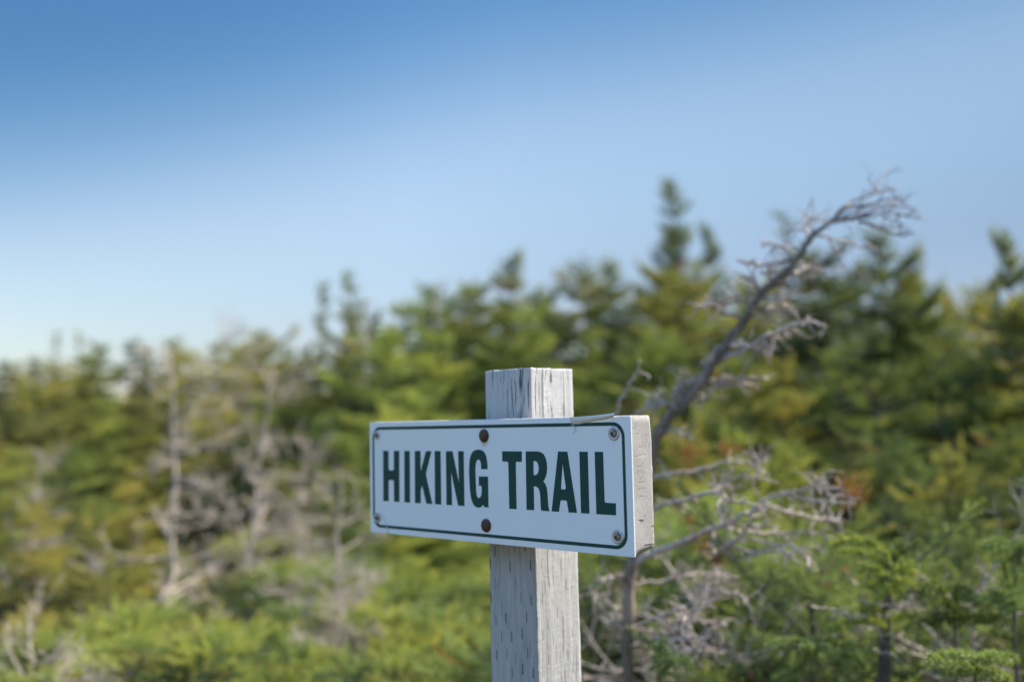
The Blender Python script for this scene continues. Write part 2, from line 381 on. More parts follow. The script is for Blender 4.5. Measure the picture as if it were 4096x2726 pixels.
# board behind the sheet: worn end outline read off the photo (y = thickness, z = height), in metres
end = [(.0022, -.0006), (.006, .0004), (.0355, .0006), (.0386, -.0022), (.0398, -.0165), (.0408, -.030), (.0405, -.0465), (.0412, -.065),
       (.0402, -.081), (.0406, -.097), (.0399, -.110), (.0408, -.121), (.0394, -.132), (.0404, -.1445), (.0392, -.1555), (.032, -.1580), (.024, -.1596), (.015, -.1612),
       (.0065, -.1626), (.0040, -.1640), (.0022, -.1646)]
def build_board():
    rng = np.random.default_rng(9)
    pts = []
    n = len(end)
    for i in range(n):                               # densify the outline
        a, b = np.array(end[i]), np.array(end[(i + 1) % n]); L = np.linalg.norm(b - a); k = max(1, int(L / .0028))
        for q in range(k): pts.append(a + (b - a) * q / k)
    pts = np.array(pts); m_ = len(pts); nx = 120
    xs = np.linspace(.0006, SL - .0012, nx); c = pts.mean(0)
    out = pts - c; out /= np.linalg.norm(out, axis=1)[:, None]
    V = np.zeros((nx, m_, 3)); V[:, :, 0] = xs[:, None]
    back = (pts[:, 0] > .004)
    d = rng.normal(0, .00028, (nx, m_)) * back + rng.normal(0, .0002, m_)[None] * back
    d = np.minimum(d, .0004)
    # the worn outline belongs to the near end; towards the far end the board squares up
    sq = np.stack([np.clip(pts[:, 0] * 1.0, .0022, .0403), pts[:, 1]], 1)
    yy = pts[None, :, :] * 1.0 + 0 * xs[:, None, None]
    mixf = np.clip((xs[-1] - xs) / .05, 0, 1)[:, None, None]
    sq[:, 0] = np.where(pts[:, 0] > .038, .0403, pts[:, 0]); sq[:, 1] = np.where(pts[:, 1] < -.155, np.minimum(pts[:, 1], -.163), pts[:, 1])
    prof = yy * (1 - mixf) + sq[None] * mixf
    prof = prof + out[None] * d[:, :, None]
    V[:, :, 1:] = prof
    g = Geo(); i = np.arange(nx - 1)[:, None] * m_; j = np.arange(m_)[None]; k = (j + 1) % m_
    g.add(V.reshape(-1, 3), np.stack([i + j, i + m_ + j, i + m_ + k, i + k], -1).reshape(-1, 4))
    for ix, flip in ((0, True), (nx - 1, False)):     # end caps: concentric rings so the end grain can be rough
        ringi = np.arange(m_) + ix * m_; prev = ringi
        for sft in (.9, .75, .6, .45, .3, .15):
            cc = prof[ix].mean(0); nv = cc + (prof[ix] - cc) * sft
            Vn = np.zeros((m_, 3)); Vn[:, 0] = xs[ix] + (rng.normal(0, .00006, m_) * (0 if flip else 1)); Vn[:, 1:] = nv
            b0 = g.n; g.v.append(Vn.astype(np.float32)); g.n += m_; g.tone.append(np.zeros(m_)); g.dead.append(np.zeros(m_))
            cur = np.arange(m_) + b0; q = np.arange(m_); r_ = (q + 1) % m_
            F = np.stack([prev[q], cur[q], cur[r_], prev[r_]], -1)
            g.f.append(F if not flip else F[:, ::-1]); prev = cur
        b0 = g.n; g.v.append(np.array([[xs[ix], cc[0], cc[1]]], np.float32)); g.n += 1; g.tone.append(np.zeros(1)); g.dead.append(np.zeros(1))
        q = np.arange(m_); F = np.stack([prev[q], np.full(m_, b0), prev[(q + 1) % m_]], -1)
        g.f.append(F if not flip else F[:, ::-1])
    return g.build('board')
board = link('board', build_board(), M_BOARD, root); board.matrix_local = SM

def rrect(x0, z0, x1, z1, r, k=8):
    p = []
    for cx, cz, a0 in ((x1 - r, z1 - r, 0), (x0 + r, z1 - r, 90), (x0 + r, z0 + r, 180), (x1 - r, z0 + r, 270)):
        for i in range(k + 1):
            a = R(a0 + 90 * i / k); p.append((cx + r * math.cos(a), cz + r * math.sin(a)))
    return p
# sheet: 2 mm, slightly bowed and with a softened edge
import bmesh
def build_panel():
    bm = bmesh.new(); out = rrect(0, -SH, SL, 0, .0012, 3)
    f = bm.faces.new([bm.verts.new((a, 0, b)) for a, b in out])
    bm.normal_update()
    ex = bmesh.ops.extrude_face_region(bm, geom=[f])
    for v in ex['geom']:
        if isinstance(v, bmesh.types.BMVert): v.co.y += .0021
    bmesh.ops.recalc_face_normals(bm, faces=bm.faces)
    eds = [e for e in bm.edges if abs(e.verts[0].co.y) < 1e-6 and abs(e.verts[1].co.y) < 1e-6]
    bmesh.ops.bevel(bm, geom=eds, offset=.0005, segments=2, affect='EDGES')
    me = bpy.data.meshes.new('sign_panel'); bm.to_mesh(me); bm.free(); return me
panel = link('sign_panel', build_panel(), M_PANEL, root); panel.matrix_local = SM

# printed lettering, outlines in millimetres on the sheet
LET = {
"H": [[33.2,-42.4],[46.2,-42.4],[46.1,-69.6],[48.0,-71.4],[56.2,-71.4],[58.6,-69.6],[59.0,-42.4],[71.7,-42.4],[70.9,-117.3],[58.3,-117.3],[58.1,-87.4],[56.0,-85.7],[47.8,-85.7],[45.8,-87.4],[45.4,-117.3],[32.5,-117.3]],
"I": [[83.5,-42.4],[96.2,-42.4],[95.4,-117.3],[82.4,-117.3]],
"K": [[107.5,-42.4],[120.4,-42.4],[120.4,-71.6],[132.6,-42.4],[143.4,-42.4],[144.4,-43.5],[131.6,-75.5],[145.2,-117.3],[131.8,-117.3],[123.2,-92.0],[119.9,-98.3],[119.4,-117.3],[106.4,-117.3]],
"I2": [[151.5,-42.4],[164.5,-42.4],[164.2,-117.3],[150.8,-117.3]],
"N": [[175.7,-42.4],[189.7,-42.4],[202.0,-86.0],[201.4,-42.4],[212.9,-42.4],[212.6,-117.3],[199.5,-117.3],[186.2,-71.3],[187.2,-117.3],[175.3,-117.3]],
"G": [[260.0,-66.4],[247.4,-66.4],[247.2,-60.0],[246.0,-56.1],[244.5,-54.2],[242.2,-53.5],[239.7,-54.2],[237.8,-56.6],[236.7,-60.9],[235.9,-66.5],[236.1,-80.5],[236.6,-94.5],[237.2,-100.8],[238.8,-104.2],[240.4,-105.4],[242.2,-105.5],[244.5,-104.3],[246.6,-101.4],[247.6,-96.3],[247.6,-90.0],[246.0,-88.8],[242.1,-88.8],[242.4,-76.2],[260.5,-76.2],[260.4,-117.3],[251.7,-117.3],[251.4,-115.2],[250.2,-114.0],[248.5,-115.5],[245.2,-117.5],[241.3,-118.5],[236.6,-118.0],[232.1,-115.9],[228.5,-111.6],[225.9,-105.4],[224.3,-96.3],[223.4,-83.6],[223.1,-69.5],[224.0,-58.2],[225.9,-50.4],[228.8,-45.2],[232.4,-42.2],[237.6,-40.5],[243.4,-40.0],[248.9,-40.9],[253.4,-42.8],[256.7,-46.7],[258.8,-52.3],[259.8,-59.2]],
"T": [[288.4,-42.2],[325.2,-42.2],[324.8,-55.8],[314.8,-55.8],[313.5,-57.0],[313.3,-117.3],[299.7,-117.3],[299.6,-57.0],[298.3,-55.8],[288.4,-55.8]],
"R": [[332.0,-42.2],[353.5,-42.1],[359.0,-43.0],[364.0,-45.7],[367.3,-50.4],[369.1,-57.1],[369.4,-64.3],[368.2,-70.7],[365.5,-76.2],[362.4,-80.1],[365.3,-82.9],[368.1,-87.9],[369.1,-96.0],[369.5,-106.8],[370.5,-114.0],[371.8,-117.3],[357.6,-117.3],[356.6,-111.8],[356.4,-101.9],[355.6,-93.7],[353.5,-89.2],[350.0,-87.1],[345.2,-86.7],[345.0,-117.3],[331.3,-117.3]],
"A": [[388.8,-42.2],[404.6,-42.2],[417.9,-117.3],[404.1,-117.3],[401.7,-104.1],[400.6,-102.8],[391.6,-102.8],[390.6,-104.6],[388.0,-117.3],[375.3,-117.3]],
"I3": [[424.3,-42.2],[438.0,-42.2],[438.1,-117.3],[424.4,-117.3]],
"L": [[449.0,-42.2],[462.4,-42.2],[462.6,-101.5],[463.9,-103.0],[479.9,-103.0],[479.8,-117.3],[449.0,-117.3]]}
HOLES = {"R": [[345.7,-54.6],[349.3,-54.6],[352.3,-56.0],[354.2,-59.5],[354.8,-63.7],[353.9,-68.2],[351.8,-71.2],[348.7,-72.5],[345.4,-72.4]],
         "A": [[396.1,-57.3],[400.4,-87.5],[399.6,-89.0],[393.3,-89.1],[392.4,-87.7]]}
def filled(polys, th):
    """flat print of the given outlines (holes allowed), th metres thick, in the plane x,z with its face at -y"""
    cu = bpy.data.curves.new('print', 'CURVE'); cu.dimensions = '2D'; cu.fill_mode = 'BOTH'; cu.extrude = th / 2
    for p in polys:
        s = cu.splines.new('POLY'); s.points.add(len(p) - 1); s.use_cyclic_u = True
        for q, (a, b) in zip(s.points, p): q.co = (a, b, 0, 1)
    o = bpy.data.objects.new('tmp', cu); COL.objects.link(o)
    dg = bpy.context.evaluated_depsgraph_get(); dg.update()
    me = bpy.data.meshes.new_from_object(o.evaluated_get(dg))
    bpy.data.objects.remove(o)
    n = len(me.vertices); v = np.zeros(n * 3, np.float32); me.vertices.foreach_get('co', v); v = v.reshape(-1, 3)
    v = np.stack([v[:, 0], -v[:, 2] - th / 2 + .00002, v[:, 1]], 1)
    me.vertices.foreach_set('co', v.ravel().copy()); me.update()
    return me
for k, p in LET.items():
    polys = [[(a / 1000, b / 1000) for a, b in p]]
    if k in HOLES: polys.append([(a / 1000, b / 1000) for a, b in HOLES[k]])
    o = link('letter', filled(polys, .0002), M_GREEN, panel)
    o['label'] = 'dark green capital letter %s' % k[0]
bo = link('border_line', filled([rrect(.0074, -.1571, .4961, -.0067, .0175, 12), rrect(.0117, -.1528, .4918, -.0111, .0140, 12)], .0002), M_GREEN, panel)

def dome(r, h, rim=0.0, rings=7, seg=28, hole=0.0):
    """round head seen from -y"""
    g = Geo(); prof = []
    if rim: prof.append((r, 0)); 
    for i in range(rings + 1):
        t = i / rings * math.pi / 2
        prof.append((r * math.cos(t) if i < rings else .00001, -(rim + (h - rim) * math.sin(t))))
    a = np.arange(seg) * 2 * math.pi / seg
    V = np.array([[(q * math.cos(t), y, q * math.sin(t)) for t in a] for q, y in prof])
    n = len(prof); i = np.arange(n - 1)[:, None] * seg; j = np.arange(seg)[None]; k = (j + 1) % seg
    g.add(V.reshape(-1, 3), np.stack([i + j, i + seg + j, i + seg + k, i + k], -1).reshape(-1, 4))
    return g.build('head', smooth=True)
def cupwasher(r0, r1, h):
    g = Geo(); prof = [(r1, 0), (r1, -h * .35), (r1 * .93, -h * .7), ((r0 + r1) / 2, -h), (r0 * 1.05, -h * .75), (r0 * .8, -h * .3)]
    seg = 32; a = np.arange(seg) * 2 * math.pi / seg
    V = np.array([[(q * math.cos(t), y, q * math.sin(t)) for t in a] for q, y in prof])
    n = len(prof); i = np.arange(n - 1)[:, None] * seg; j = np.arange(seg)[None]; k = (j + 1) % seg
    g.add(V.reshape(-1, 3), np.stack([i + j, i + seg + j, i + seg + k, i + k], -1).reshape(-1, 4))
    return g.build('washer', smooth=True)
ME_HEAD = dome(.0053, .0034); ME_WASH = cupwasher(.0056, .0088, .0017)
ME_SOCK = prism(rrect(-.0014, -.0014, .0014, .0014, .0004, 2), -.0039, -.0025)
ME_BOLT = dome(.0091, .0042, .0006, 8, 36)
for me_, mt in ((ME_HEAD, M_SCREW), (ME_WASH, M_WASHER), (ME_SOCK, M_SOCKET), (ME_BOLT, M_RUST)): me_.materials.append(mt)
for (x, z, big) in ((.0185, -.0188, .8), (.0178, -.1425, .95), (.4801, -.0201, 1.), (.4813, -.1424, 1.)):
    s = link('screw', ME_HEAD, None, root); s.matrix_local = SM @ Matrix.Translation((x, -.0005, z)) @ Matrix.Rotation(R(x * 700), 4, 'Y')
    s.scale = (big, 1, big)
    wsh = link('washer', ME_WASH, None, s); wsh.location = (0, .0004, 0)
    sk = link('screw_recess', ME_SOCK, None, s)
for (x, z) in ((.2544, -.0214), (.2553, -.1414)):
    s = link('bolt_head', ME_BOLT, None, root); s.matrix_local = SM @ Matrix.Translation((x, 0, z)); s['label'] = 'rusty domed bolt head'

# torn strip of old film over the top edge and loose strands
def build_tape():
    rng = np.random.default_rng(5); nx, nz = 40, 9
    V = np.zeros((nx, nz, 3))
    for i in range(nx):
        u = i / (nx - 1); x = .4105 + .0715 * u
        lo = -.0072 * (1 - u) ** 2 * (1 if u > .04 else .4) - .0045 * (1 - abs(2 * u - 1) ** 3) * .7 + .0002 * math.sin(u * 23) - .001
        hi = .0006 + .0034 * u ** 1.6
        for j in range(nz):
            t = j / (nz - 1)
            z = lo + (hi - lo) * t
            y = -.0008 - .0022 * math.sin(math.pi * t) * (.4 + .6 * u) - .0012 * t + rng.normal(0, .00012)
            V[i, j] = (x + .002 * t, y, z)
    g = Geo(); i = np.arange(nx - 1)[:, None] * nz; j = np.arange(nz - 1)[None]
    F = np.stack([i + j, i + nz + j, i + nz + j + 1, i + j + 1], -1).reshape(-1, 4)
    g.add(V.reshape(-1, 3), F); V2 = V.copy(); V2[:, :, 1] += .00025; g.add(V2.reshape(-1, 3), F[:, ::-1])
    return g.build('torn_film', smooth=True)
tp = link('torn_film', build_tape(), M_TAPE, root); tp.matrix_local = SM; tp['label'] = 'torn cream strip of film curling over the top edge'
def strand(pts, r, mat=M_TAPE):
    g = Geo(); g.tube([(a, -.0006, b) for a, b in pts], r, 5); o = link('loose_strand', g.build('loose_strand', smooth=True), mat, root); o.matrix_local = SM
strand([(.414, -.007), (.4165, -.010), (.4205, -.0125), (.4185, -.0165), (.4155, -.0195)], .00035)
strand([(.4125, -.009), (.416, -.0118), (.4205, -.0128)], .0003)
strand([(.0243, -.1352), (.031, -.139), (.0363, -.1453), (.040, -.151), (.0419, -.1577), (.0446, -.1645)], .0006)

# ------------------------------------------------------------------ needles, shoots, crowns
def norm(a): return a / (np.linalg.norm(a, axis=-1, keepdims=True) + 1e-9)

def needles(g, rng, P, D, tone, dead, nper, ln, wd, upb=.25, spread=52):
    m_ = len(P) * nper
    P = np.repeat(P, nper, 0) + rng.normal(0, ln * .12, (m_, 3)); D = norm(np.repeat(D, nper, 0)); tone = np.repeat(tone, nper); dead = np.repeat(dead, nper)
    q = rng.normal(size=(m_, 3)); pr = norm(q - (q * D).sum(1)[:, None] * D)
    al = np.radians(rng.normal(spread, 13, m_))[:, None]
    d = D * np.cos(al) + pr * np.sin(al); d[:, 2] += upb; d = norm(d)
    l = (ln * rng.uniform(.7, 1.15, m_))[:, None]
    s = norm(np.cross(d, rng.normal(size=(m_, 3)))) * wd * .5
    V = np.empty((m_, 3, 3)); V[:, 0] = P - s; V[:, 1] = P + s; V[:, 2] = P + d * l
    tone = tone + rng.normal(0, .05, m_)
    g.add(V.reshape(-1, 3), np.arange(m_ * 3).reshape(-1, 3), np.repeat(tone, 3), np.repeat(dead, 3))

def shoots(g, rng, S, D, L, tone, dead, step, nper, ln, wd, lift=.6, upb=.25):
    """S start, D direction, L length arrays; every shoot bends upwards along its length"""
    S = np.asarray(S); D = norm(np.asarray(D)); L = np.asarray(L); k = np.maximum(2, (L / step).astype(int))
    idx = np.repeat(np.arange(len(S)), k); off = np.concatenate([np.arange(q) / max(1, q - 1) for q in k])
    s = off * L[idx]
    P = S[idx] + D[idx] * s[:, None]; P[:, 2] += lift * s * s / np.maximum(L[idx], .02) * .5
    T = D[idx].copy(); T[:, 2] += lift * off
    tn = np.asarray(tone)[idx] + .25 * off ** 2
    needles(g, rng, P, T, tn, np.asarray(dead)[idx], nper, ln, wd, upb)

def conifer(seed, H, Rr, nb=90, tiers=11, prof=None, fine=1.0, ln=.023, wd=.0052, low=.05, tipmin=.10, flag=0., lean=(0, 0), pdead=.025, dense=1.0, bare=.0, sub=True, droop=-.05, nper=7, elv=.15, tnv=.17, gap=None, lobes=0):
    """returns (trunk mesh, crown mesh): tapered stem with limbs, and sprays of needled shoots"""
    rng = np.random.default_rng(seed); tr = Geo(); cr = Geo()
    prof = prof or (lambda t: (1 - t) ** .8)
    n = 14; t = np.linspace(0, 1, n)
    wob = np.cumsum(rng.normal(0, .012 * H / 2, (n, 2)), 0) * (t[:, None])
    stem = np.stack([lean[0] * t ** 1.5 + wob[:, 0], lean[1] * t ** 1.5 + wob[:, 1], t * H], 1); stem[0, 2] = -.1
    tr.tube(stem, .004 + .018 * H / 2 * (1 - t) ** .9, 7)
    S, D, L, TN, DD = [], [], [], [], []
    def shoot(p, d, l, tn, dd): S.append(p); D.append(d); L.append(l); TN.append(tn); DD.append(dd)
    lob = rng.uniform(0, 2 * math.pi, 6)
    for b in range(nb):
        tr_i = int(b * tiers / nb); tt = low + (1 - low) * min(.995, (tr_i + .25 + rng.normal(0, .09) + .12 * math.sin(1.7 * tr_i + seed)) / tiers); tt = 1 - (1 - tt) ** 1.22
        if gap and gap[0] < tt < gap[1] and rng.random() < .85: continue
        az = rng.uniform(0, 2 * math.pi)
        if flag and math.cos(az) < -.1 and rng.random() < flag: az = rng.uniform(-1.2, 1.2)
        p0 = np.array([np.interp(tt * H, stem[:, 2], stem[:, 0]), np.interp(tt * H, stem[:, 2], stem[:, 1]), tt * H])
        lump = 1 + (.42 * math.sin(3 * az + lob[0] + 5 * tt) + .2 * math.sin(5 * az + lob[1] - 9 * tt)) * (1 if lobes else .5)
        l = Rr * max(tipmin, prof(tt)) * rng.uniform(.5, 1.2) * lump * (1.12 if tr_i % 2 else .88)
        if flag: l *= 1 + .7 * flag * max(0, math.cos(az))
        if l < .03: l = .03
        el = droop + .75 * tt ** 3 + rng.normal(0, elv)
        d = np.array([math.cos(az) * math.cos(el), math.sin(az) * math.cos(el), math.sin(el)])
        kk = max(4, int(l / .05)); u = np.linspace(0, 1, kk)
        side = np.array([-math.sin(az), math.cos(az), 0]); bend = rng.normal(0, .12)
        pts = p0 + d * (u * l)[:, None] + side * (bend * l * u ** 2)[:, None]; pts[:, 2] += (.05 + .16 * rng.random()) * l * u ** 2
        tr.tube(pts, .0012 + .0055 * H / 2 * min(1, l / .5) * (1 - u) ** .8, 4, cap=False)
        isbare = rng.random() < bare; isdead = rng.random() < pdead
        btn = .42 + rng.normal(0, tnv)
        if isbare: continue
        sp = .020 / dense; us = np.arange(.22 * l, l, sp)
        for q, s_ in enumerate(us):
            f = s_ / l; pp = np.array([np.interp(f, u, pts[:, c]) for c in range(3)])
            dirb = norm(np.array([np.interp(min(1, f + .05), u, pts[:, c]) for c in range(3)]) - np.array([np.interp(max(0, f - .05), u, pts[:, c]) for c in range(3)]))
            sg = 1 if q % 2 else -1; ang = R(rng.normal(54, 20)) * sg
            if rng.random() < .12: continue
            sdir = norm(dirb * math.cos(ang) + norm(np.cross(np.array([0, 0, 1.]), dirb)) * math.sin(ang) + np.array([0, 0, rng.normal(0, .07)]))
            ll = min(.30, (.35 * l + .05) * (1 - f) ** .7 * rng.uniform(.6, 1.2) + .03)
            dd = (rng.uniform(.15, 1) if (isdead and rng.random() < .7) or rng.random() < pdead * .4 else 0.)
            shoot(pp, sdir, ll, btn + rng.normal(0, .09), dd)
            if sub and ll > .085:
                for ff in np.arange(.35, .95, .042 / ll):
                    an2 = R(rng.normal(48, 10)) * rng.choice([-1, 1])
                    d2 = norm(sdir * math.cos(an2) + norm(np.cross(np.array([0, 0, 1.]), sdir)) * math.sin(an2) + np.array([0, 0, rng.normal(0, .07)]))
                    p2 = pp + sdir * ll * ff; p2[2] += .14 * ff * ff * ll
                    shoot(p2, d2, ll * rng.uniform(.25, .5), btn + rng.normal(0, .1), dd)
        shoot(pts[-2], norm(pts[-1] - pts[-2]), .05 + .06 * rng.random(), btn + .1, 0.)
    shoot(stem[-2], norm(stem[-1] - stem[-2]), np.linalg.norm(stem[-1] - stem[-2]), .5, 0.)
    shoots(cr, rng, np.array(S), np.array(D), np.array(L), np.array(TN), np.array(DD), .0105 / fine, nper, ln, wd, lift=.16, upb=.08)
    print('conifer', seed, H, 'shoots', len(S), 'verts', cr.n)
    return tr.build('trunk'), cr.build('crown', attrs=True)

def smooth(P, k=4):
    P = np.array(P, float); n = len(P)
    if n < 3: return np.array([P[0] + (P[-1] - P[0]) * t for t in np.linspace(0, 1, 5)])
    Q = np.vstack([2 * P[0] - P[1], P, 2 * P[-1] - P[-2]]); out = []
    for i in range(1, n):
        a, b, c, d = Q[i - 1], Q[i], Q[i + 1], Q[i + 2]
        for t in np.arange(0, 1, 1 / k):
            out.append(.5 * (2 * b + (c - a) * t + (2 * a - 5 * b + 4 * c - d) * t * t + (3 * b - a - 3 * c + d) * t ** 3))
    out.append(P[-1]); return np.array(out)
def cushion(seed, H, Rr, nc, cr_):
    """low wind-clipped spruce: a dome of separate rounded, flattened clumps of short shoots, each on its own stem"""
    rng = np.random.default_rng(seed); tr = Geo(); cr = Geo(); tr.tube([(0, 0, -.05), (0, 0, H * .35)], [.016, .010], 6)
    for k in range(nc):
        az = k * 2.4 + rng.normal(0, .3); r = Rr * math.sqrt((k + .5) / nc) * rng.uniform(.85, 1.12)
        z = H * max(.12, 1 - (min(r, Rr) / Rr) ** 2.2) ** .5 * rng.uniform(.45, 1.0) - .03
        if k % 4 == 3: r *= .8; z *= .6
        c = np.array([r * math.cos(az), r * math.sin(az), z]); R_ = cr_ * rng.uniform(.65, 1.35)
        tr.tube(smooth([(0, 0, H * .15 * rng.random()), c * np.array([.5, .5, .35 + .2 * rng.random()]), c], 3), np.linspace(.005, .0015, 7), 4)
        n = int(64 * (R_ / cr_) ** 1.6); q = norm(rng.normal(size=(n, 3)) + np.array([.25 * math.cos(az), .25 * math.sin(az), .35]))
        S = c + q * np.array([1.3, 1.3, .36]) * R_ * rng.uniform(.15, .75, (n, 1)); D = norm(q * np.array([1.2, 1.2, .35]) + np.array([0, 0, .22]))
        tone = .40 + rng.normal(0, .30); dead = rng.random() < .06
        shoots(cr, rng, S, D, np.full(n, R_ * .55) * rng.uniform(.7, 1.2, n), np.full(n, tone) + rng.normal(0, .07, n), np.where(rng.random(n) < (.8 if dead else .01), rng.uniform(.2, 1, n), 0.), .006, 7, .0135, .0023, lift=.3, upb=.12)
    return tr.build('trunk'), cr.build('crown', attrs=True)

def twiggy(g, rng, p, d, l, r, depth, wig=.25, kids=4, up=0., sides=4, flat=.6):
    """a bare branch and its side twigs, all in one mesh"""
    n = 7; pts = [np.array(p, float)]; d = norm(np.array(d, float))
    for i in range(n - 1):
        d = norm(d + rng.normal(0, wig, 3) * np.array([1, 1, flat]) + np.array([0, 0, up])); pts.append(pts[-1] + d * l / (n - 1))
    pts = np.array(pts); g.tube(pts, np.linspace(r, r * .4, n), sides, cap=False)
    if depth > 0:
        for k in range(kids):
            f = rng.uniform(.2, .98); i = min(n - 2, int(f * (n - 1))); base = pts[i] + (pts[i + 1] - pts[i]) * (f * (n - 1) - i)
            t = norm(pts[i + 1] - pts[i]); q = rng.normal(size=3); q[2] *= flat; q = norm(q - q.dot(t) * t)
            a = R(rng.uniform(35, 70)); twiggy(g, rng, base, t * math.cos(a) + q * math.sin(a), l * rng.uniform(.3, .6) * (1.1 - .4 * f), r * .55, depth - 1, wig, kids, up, 3, flat)

def dead_tree(seed, H, Rr, nb, depth=2, lean=(0, 0), r0=.018, kids=5, sweep=(0, 0), low=.1, el0=.1):
    rng = np.random.default_rng(seed); tr = Geo(); br = Geo() if depth > 1 else tr; n = 14; t = np.linspace(0, 1, n)
    wob = np.cumsum(rng.normal(0, .02, (n, 2)), 0)
    stem = np.stack([lean[0] * t ** 1.3 + wob[:, 0], lean[1] * t ** 1.3 + wob[:, 1], t * H], 1); stem[0, 2] = -.1
    tr.tube(stem, .003 + r0 * (1 - t) ** .8, 7)
    for b in range(nb):
        tt = low + (1 - low) * (b + rng.random()) / nb; az = rng.uniform(0, 2 * math.pi)
        p0 = [np.interp(tt * H, stem[:, 2], stem[:, c]) for c in range(2)] + [tt * H]
        l = Rr * (1 - .6 * tt) * rng.uniform(.5, 1.15); el = el0 + rng.normal(0, .3)
        d = (math.cos(az) * math.cos(el) + sweep[0], math.sin(az) * math.cos(el) + sweep[1], math.sin(el))
        twiggy(br, rng, p0, d, l, .0035 + .35 * r0 * (1 - tt), depth, .2, kids, .03)
    return tr.build('trunk'), (br.build('branches') if br is not tr else None)

print('building variants')
round_p = lambda t: (max(0, 1 - t ** 2.2)) ** .6
VAR = {
 'cone':   conifer(11, 2.2, .66, 120, tiers=19, tipmin=.06, fine=.8, pdead=.020),
 'cone2':  conifer(12, 2.2, .58, 112, tiers=18, tipmin=.06, fine=.8, pdead=.035, lean=(.12, 0)),
 'bushy':  conifer(13, 1.8, .74, 104, tiers=12, tipmin=.16, prof=lambda t: (1 - t ** 1.15) ** .8, fine=.75, pdead=.020, lobes=1, dense=.85),
 'bushy2': conifer(14, 1.7, .80, 100, tiers=11, tipmin=.16, prof=lambda t: (1 - t ** 1.2) ** .8, fine=.75, pdead=.040, lobes=1, flag=.35, dense=.85),
 'spire':  conifer(15, 2.6, .70, 130, tiers=20, tipmin=.08, prof=lambda t: (1 - t) ** .7 * (1 if t < .70 else .42), fine=.8, gap=(.76, .80), pdead=.025, lobes=1),
 'full':   conifer(22, 2.2, .80, 150, tiers=16, tipmin=.09, prof=lambda t: (1 - t) ** .78 * (1.05 if t < .9 else .9), fine=.75, pdead=.015, lobes=1, dense=.95),
 'flag':   conifer(16, 2.1, .50, 84, tiers=15, flag=.85, fine=.8, pdead=.030, bare=.12, lean=(.25, .05), lobes=1),
 'thin':   conifer(17, 2.2, .32, 70, tiers=20, fine=.7, bare=.35, pdead=.060, dense=.8),
 'mat':    cushion(18, .72, .62, 28, .108),
 'mat2':   cushion(19, .66, .70, 31, .104),
 'near':   conifer(20, .92, .42, 64, tiers=8, prof=lambda t: (1 - t) ** .7, fine=1.9, ln=.0115, wd=.0015, nper=8, elv=.25, tnv=.2, low=.1, pdead=.015, bare=.12, droop=.05, dense=.95),
 'near2':  conifer(21, .80, .48, 60, tiers=5, prof=round_p, fine=1.8, ln=.0115, wd=.0016, nper=8, elv=.3, tnv=.25, low=.15, pdead=.030, bare=.08, droop=.08, dense=.95, lobes=1),
}
DEAD = {
 'snag':  dead_tree(31, 1.7, .56, 36, 2, r0=.022, kids=5),
 'snag2': dead_tree(32, 1.5, .66, 34, 2, r0=.016, kids=5, sweep=(.5, 0), lean=(.2, 0)),
 'brush': dead_tree(33, .75, .55, 30, 2, r0=.010, kids=6, el0=.35),
 'wisp':  dead_tree(34, 1.8, .22, 26, 1, r0=.012, kids=4, el0=.5),
}
for k, (a, b) in VAR.items():
    a.materials.append(M_BARK)
for k, (a, b) in DEAD.items():
    a.materials.append(M_OLDER)
    if b: b.materials.append(M_OLDER)
G_LIME = mat_foliage('bright_green_needles', [(.0, (.075, .095, .045)), (.35, (.24, .29, .075)), (.65, (.42, .46, .11)), (1., (.60, .54, .13))])
FOL = {'l': G_LIME, 'd': G_DEEP, 'o': G_OLIVE, 'y': G_YEL, 'b': G_BLUE}
_crowns = {}
def crown_mesh(v, c):
    if (v, c) not in _crowns:
        me = VAR[v][1] if not any(k[0] == v for k in _crowns) else VAR[v][1].copy()
        me.materials.clear(); me.materials.append(FOL[c]); _crowns[(v, c)] = me
    return _crowns[(v, c)]
NOMH = {'full': 2.2, 'cone': 2.2, 'cone2': 2.2, 'bushy': 1.8, 'bushy2': 1.7, 'spire': 2.6, 'flag': 2.1, 'thin': 2.2, 'mat': .72, 'mat2': .66, 'near': .92, 'near2': .80, 'snag': 1.7, 'snag2': 1.5, 'brush': .75, 'wisp': 1.8}

def ground_z(x, y):
    d = math.hypot(x, y + 1.4)
    k = min(1, max(0, (d - 2.5) / 5))
    return k * (.06 * math.sin(x * .9 + 1) * math.cos(y * .7) + .05 * math.sin(x * .37 - y * .5)) + .010 * max(0, d - 8) * min(1, max(0, .5 + x / 14))

rr = random.Random(4)
def place(v, px, ytop, d, col='d', wide=1.0, rz=None, name='spruce', label='', cat='tree', group=None):
    """a tree whose top stands at pixel (px, ytop) and d metres ahead"""
    P = at(px, ytop, d); gz = ground_z(P.x, P.y); H = P.z - gz
    s = H / NOMH[v]
    o = empty(name, (P.x, P.y, gz), rr.uniform(0, 6.28) if rz is None else rz, (s * wide, s * wide, s))
    tag(o, label, cat, group)
    if v in DEAD:
        link("trunk", DEAD[v][0], None, o)
        if DEAD[v][1]: link('branches', DEAD[v][1], None, o)
    else:
        link('trunk', VAR[v][0], None, o); link('crown', crown_mesh(v, col), None, o)
    return o

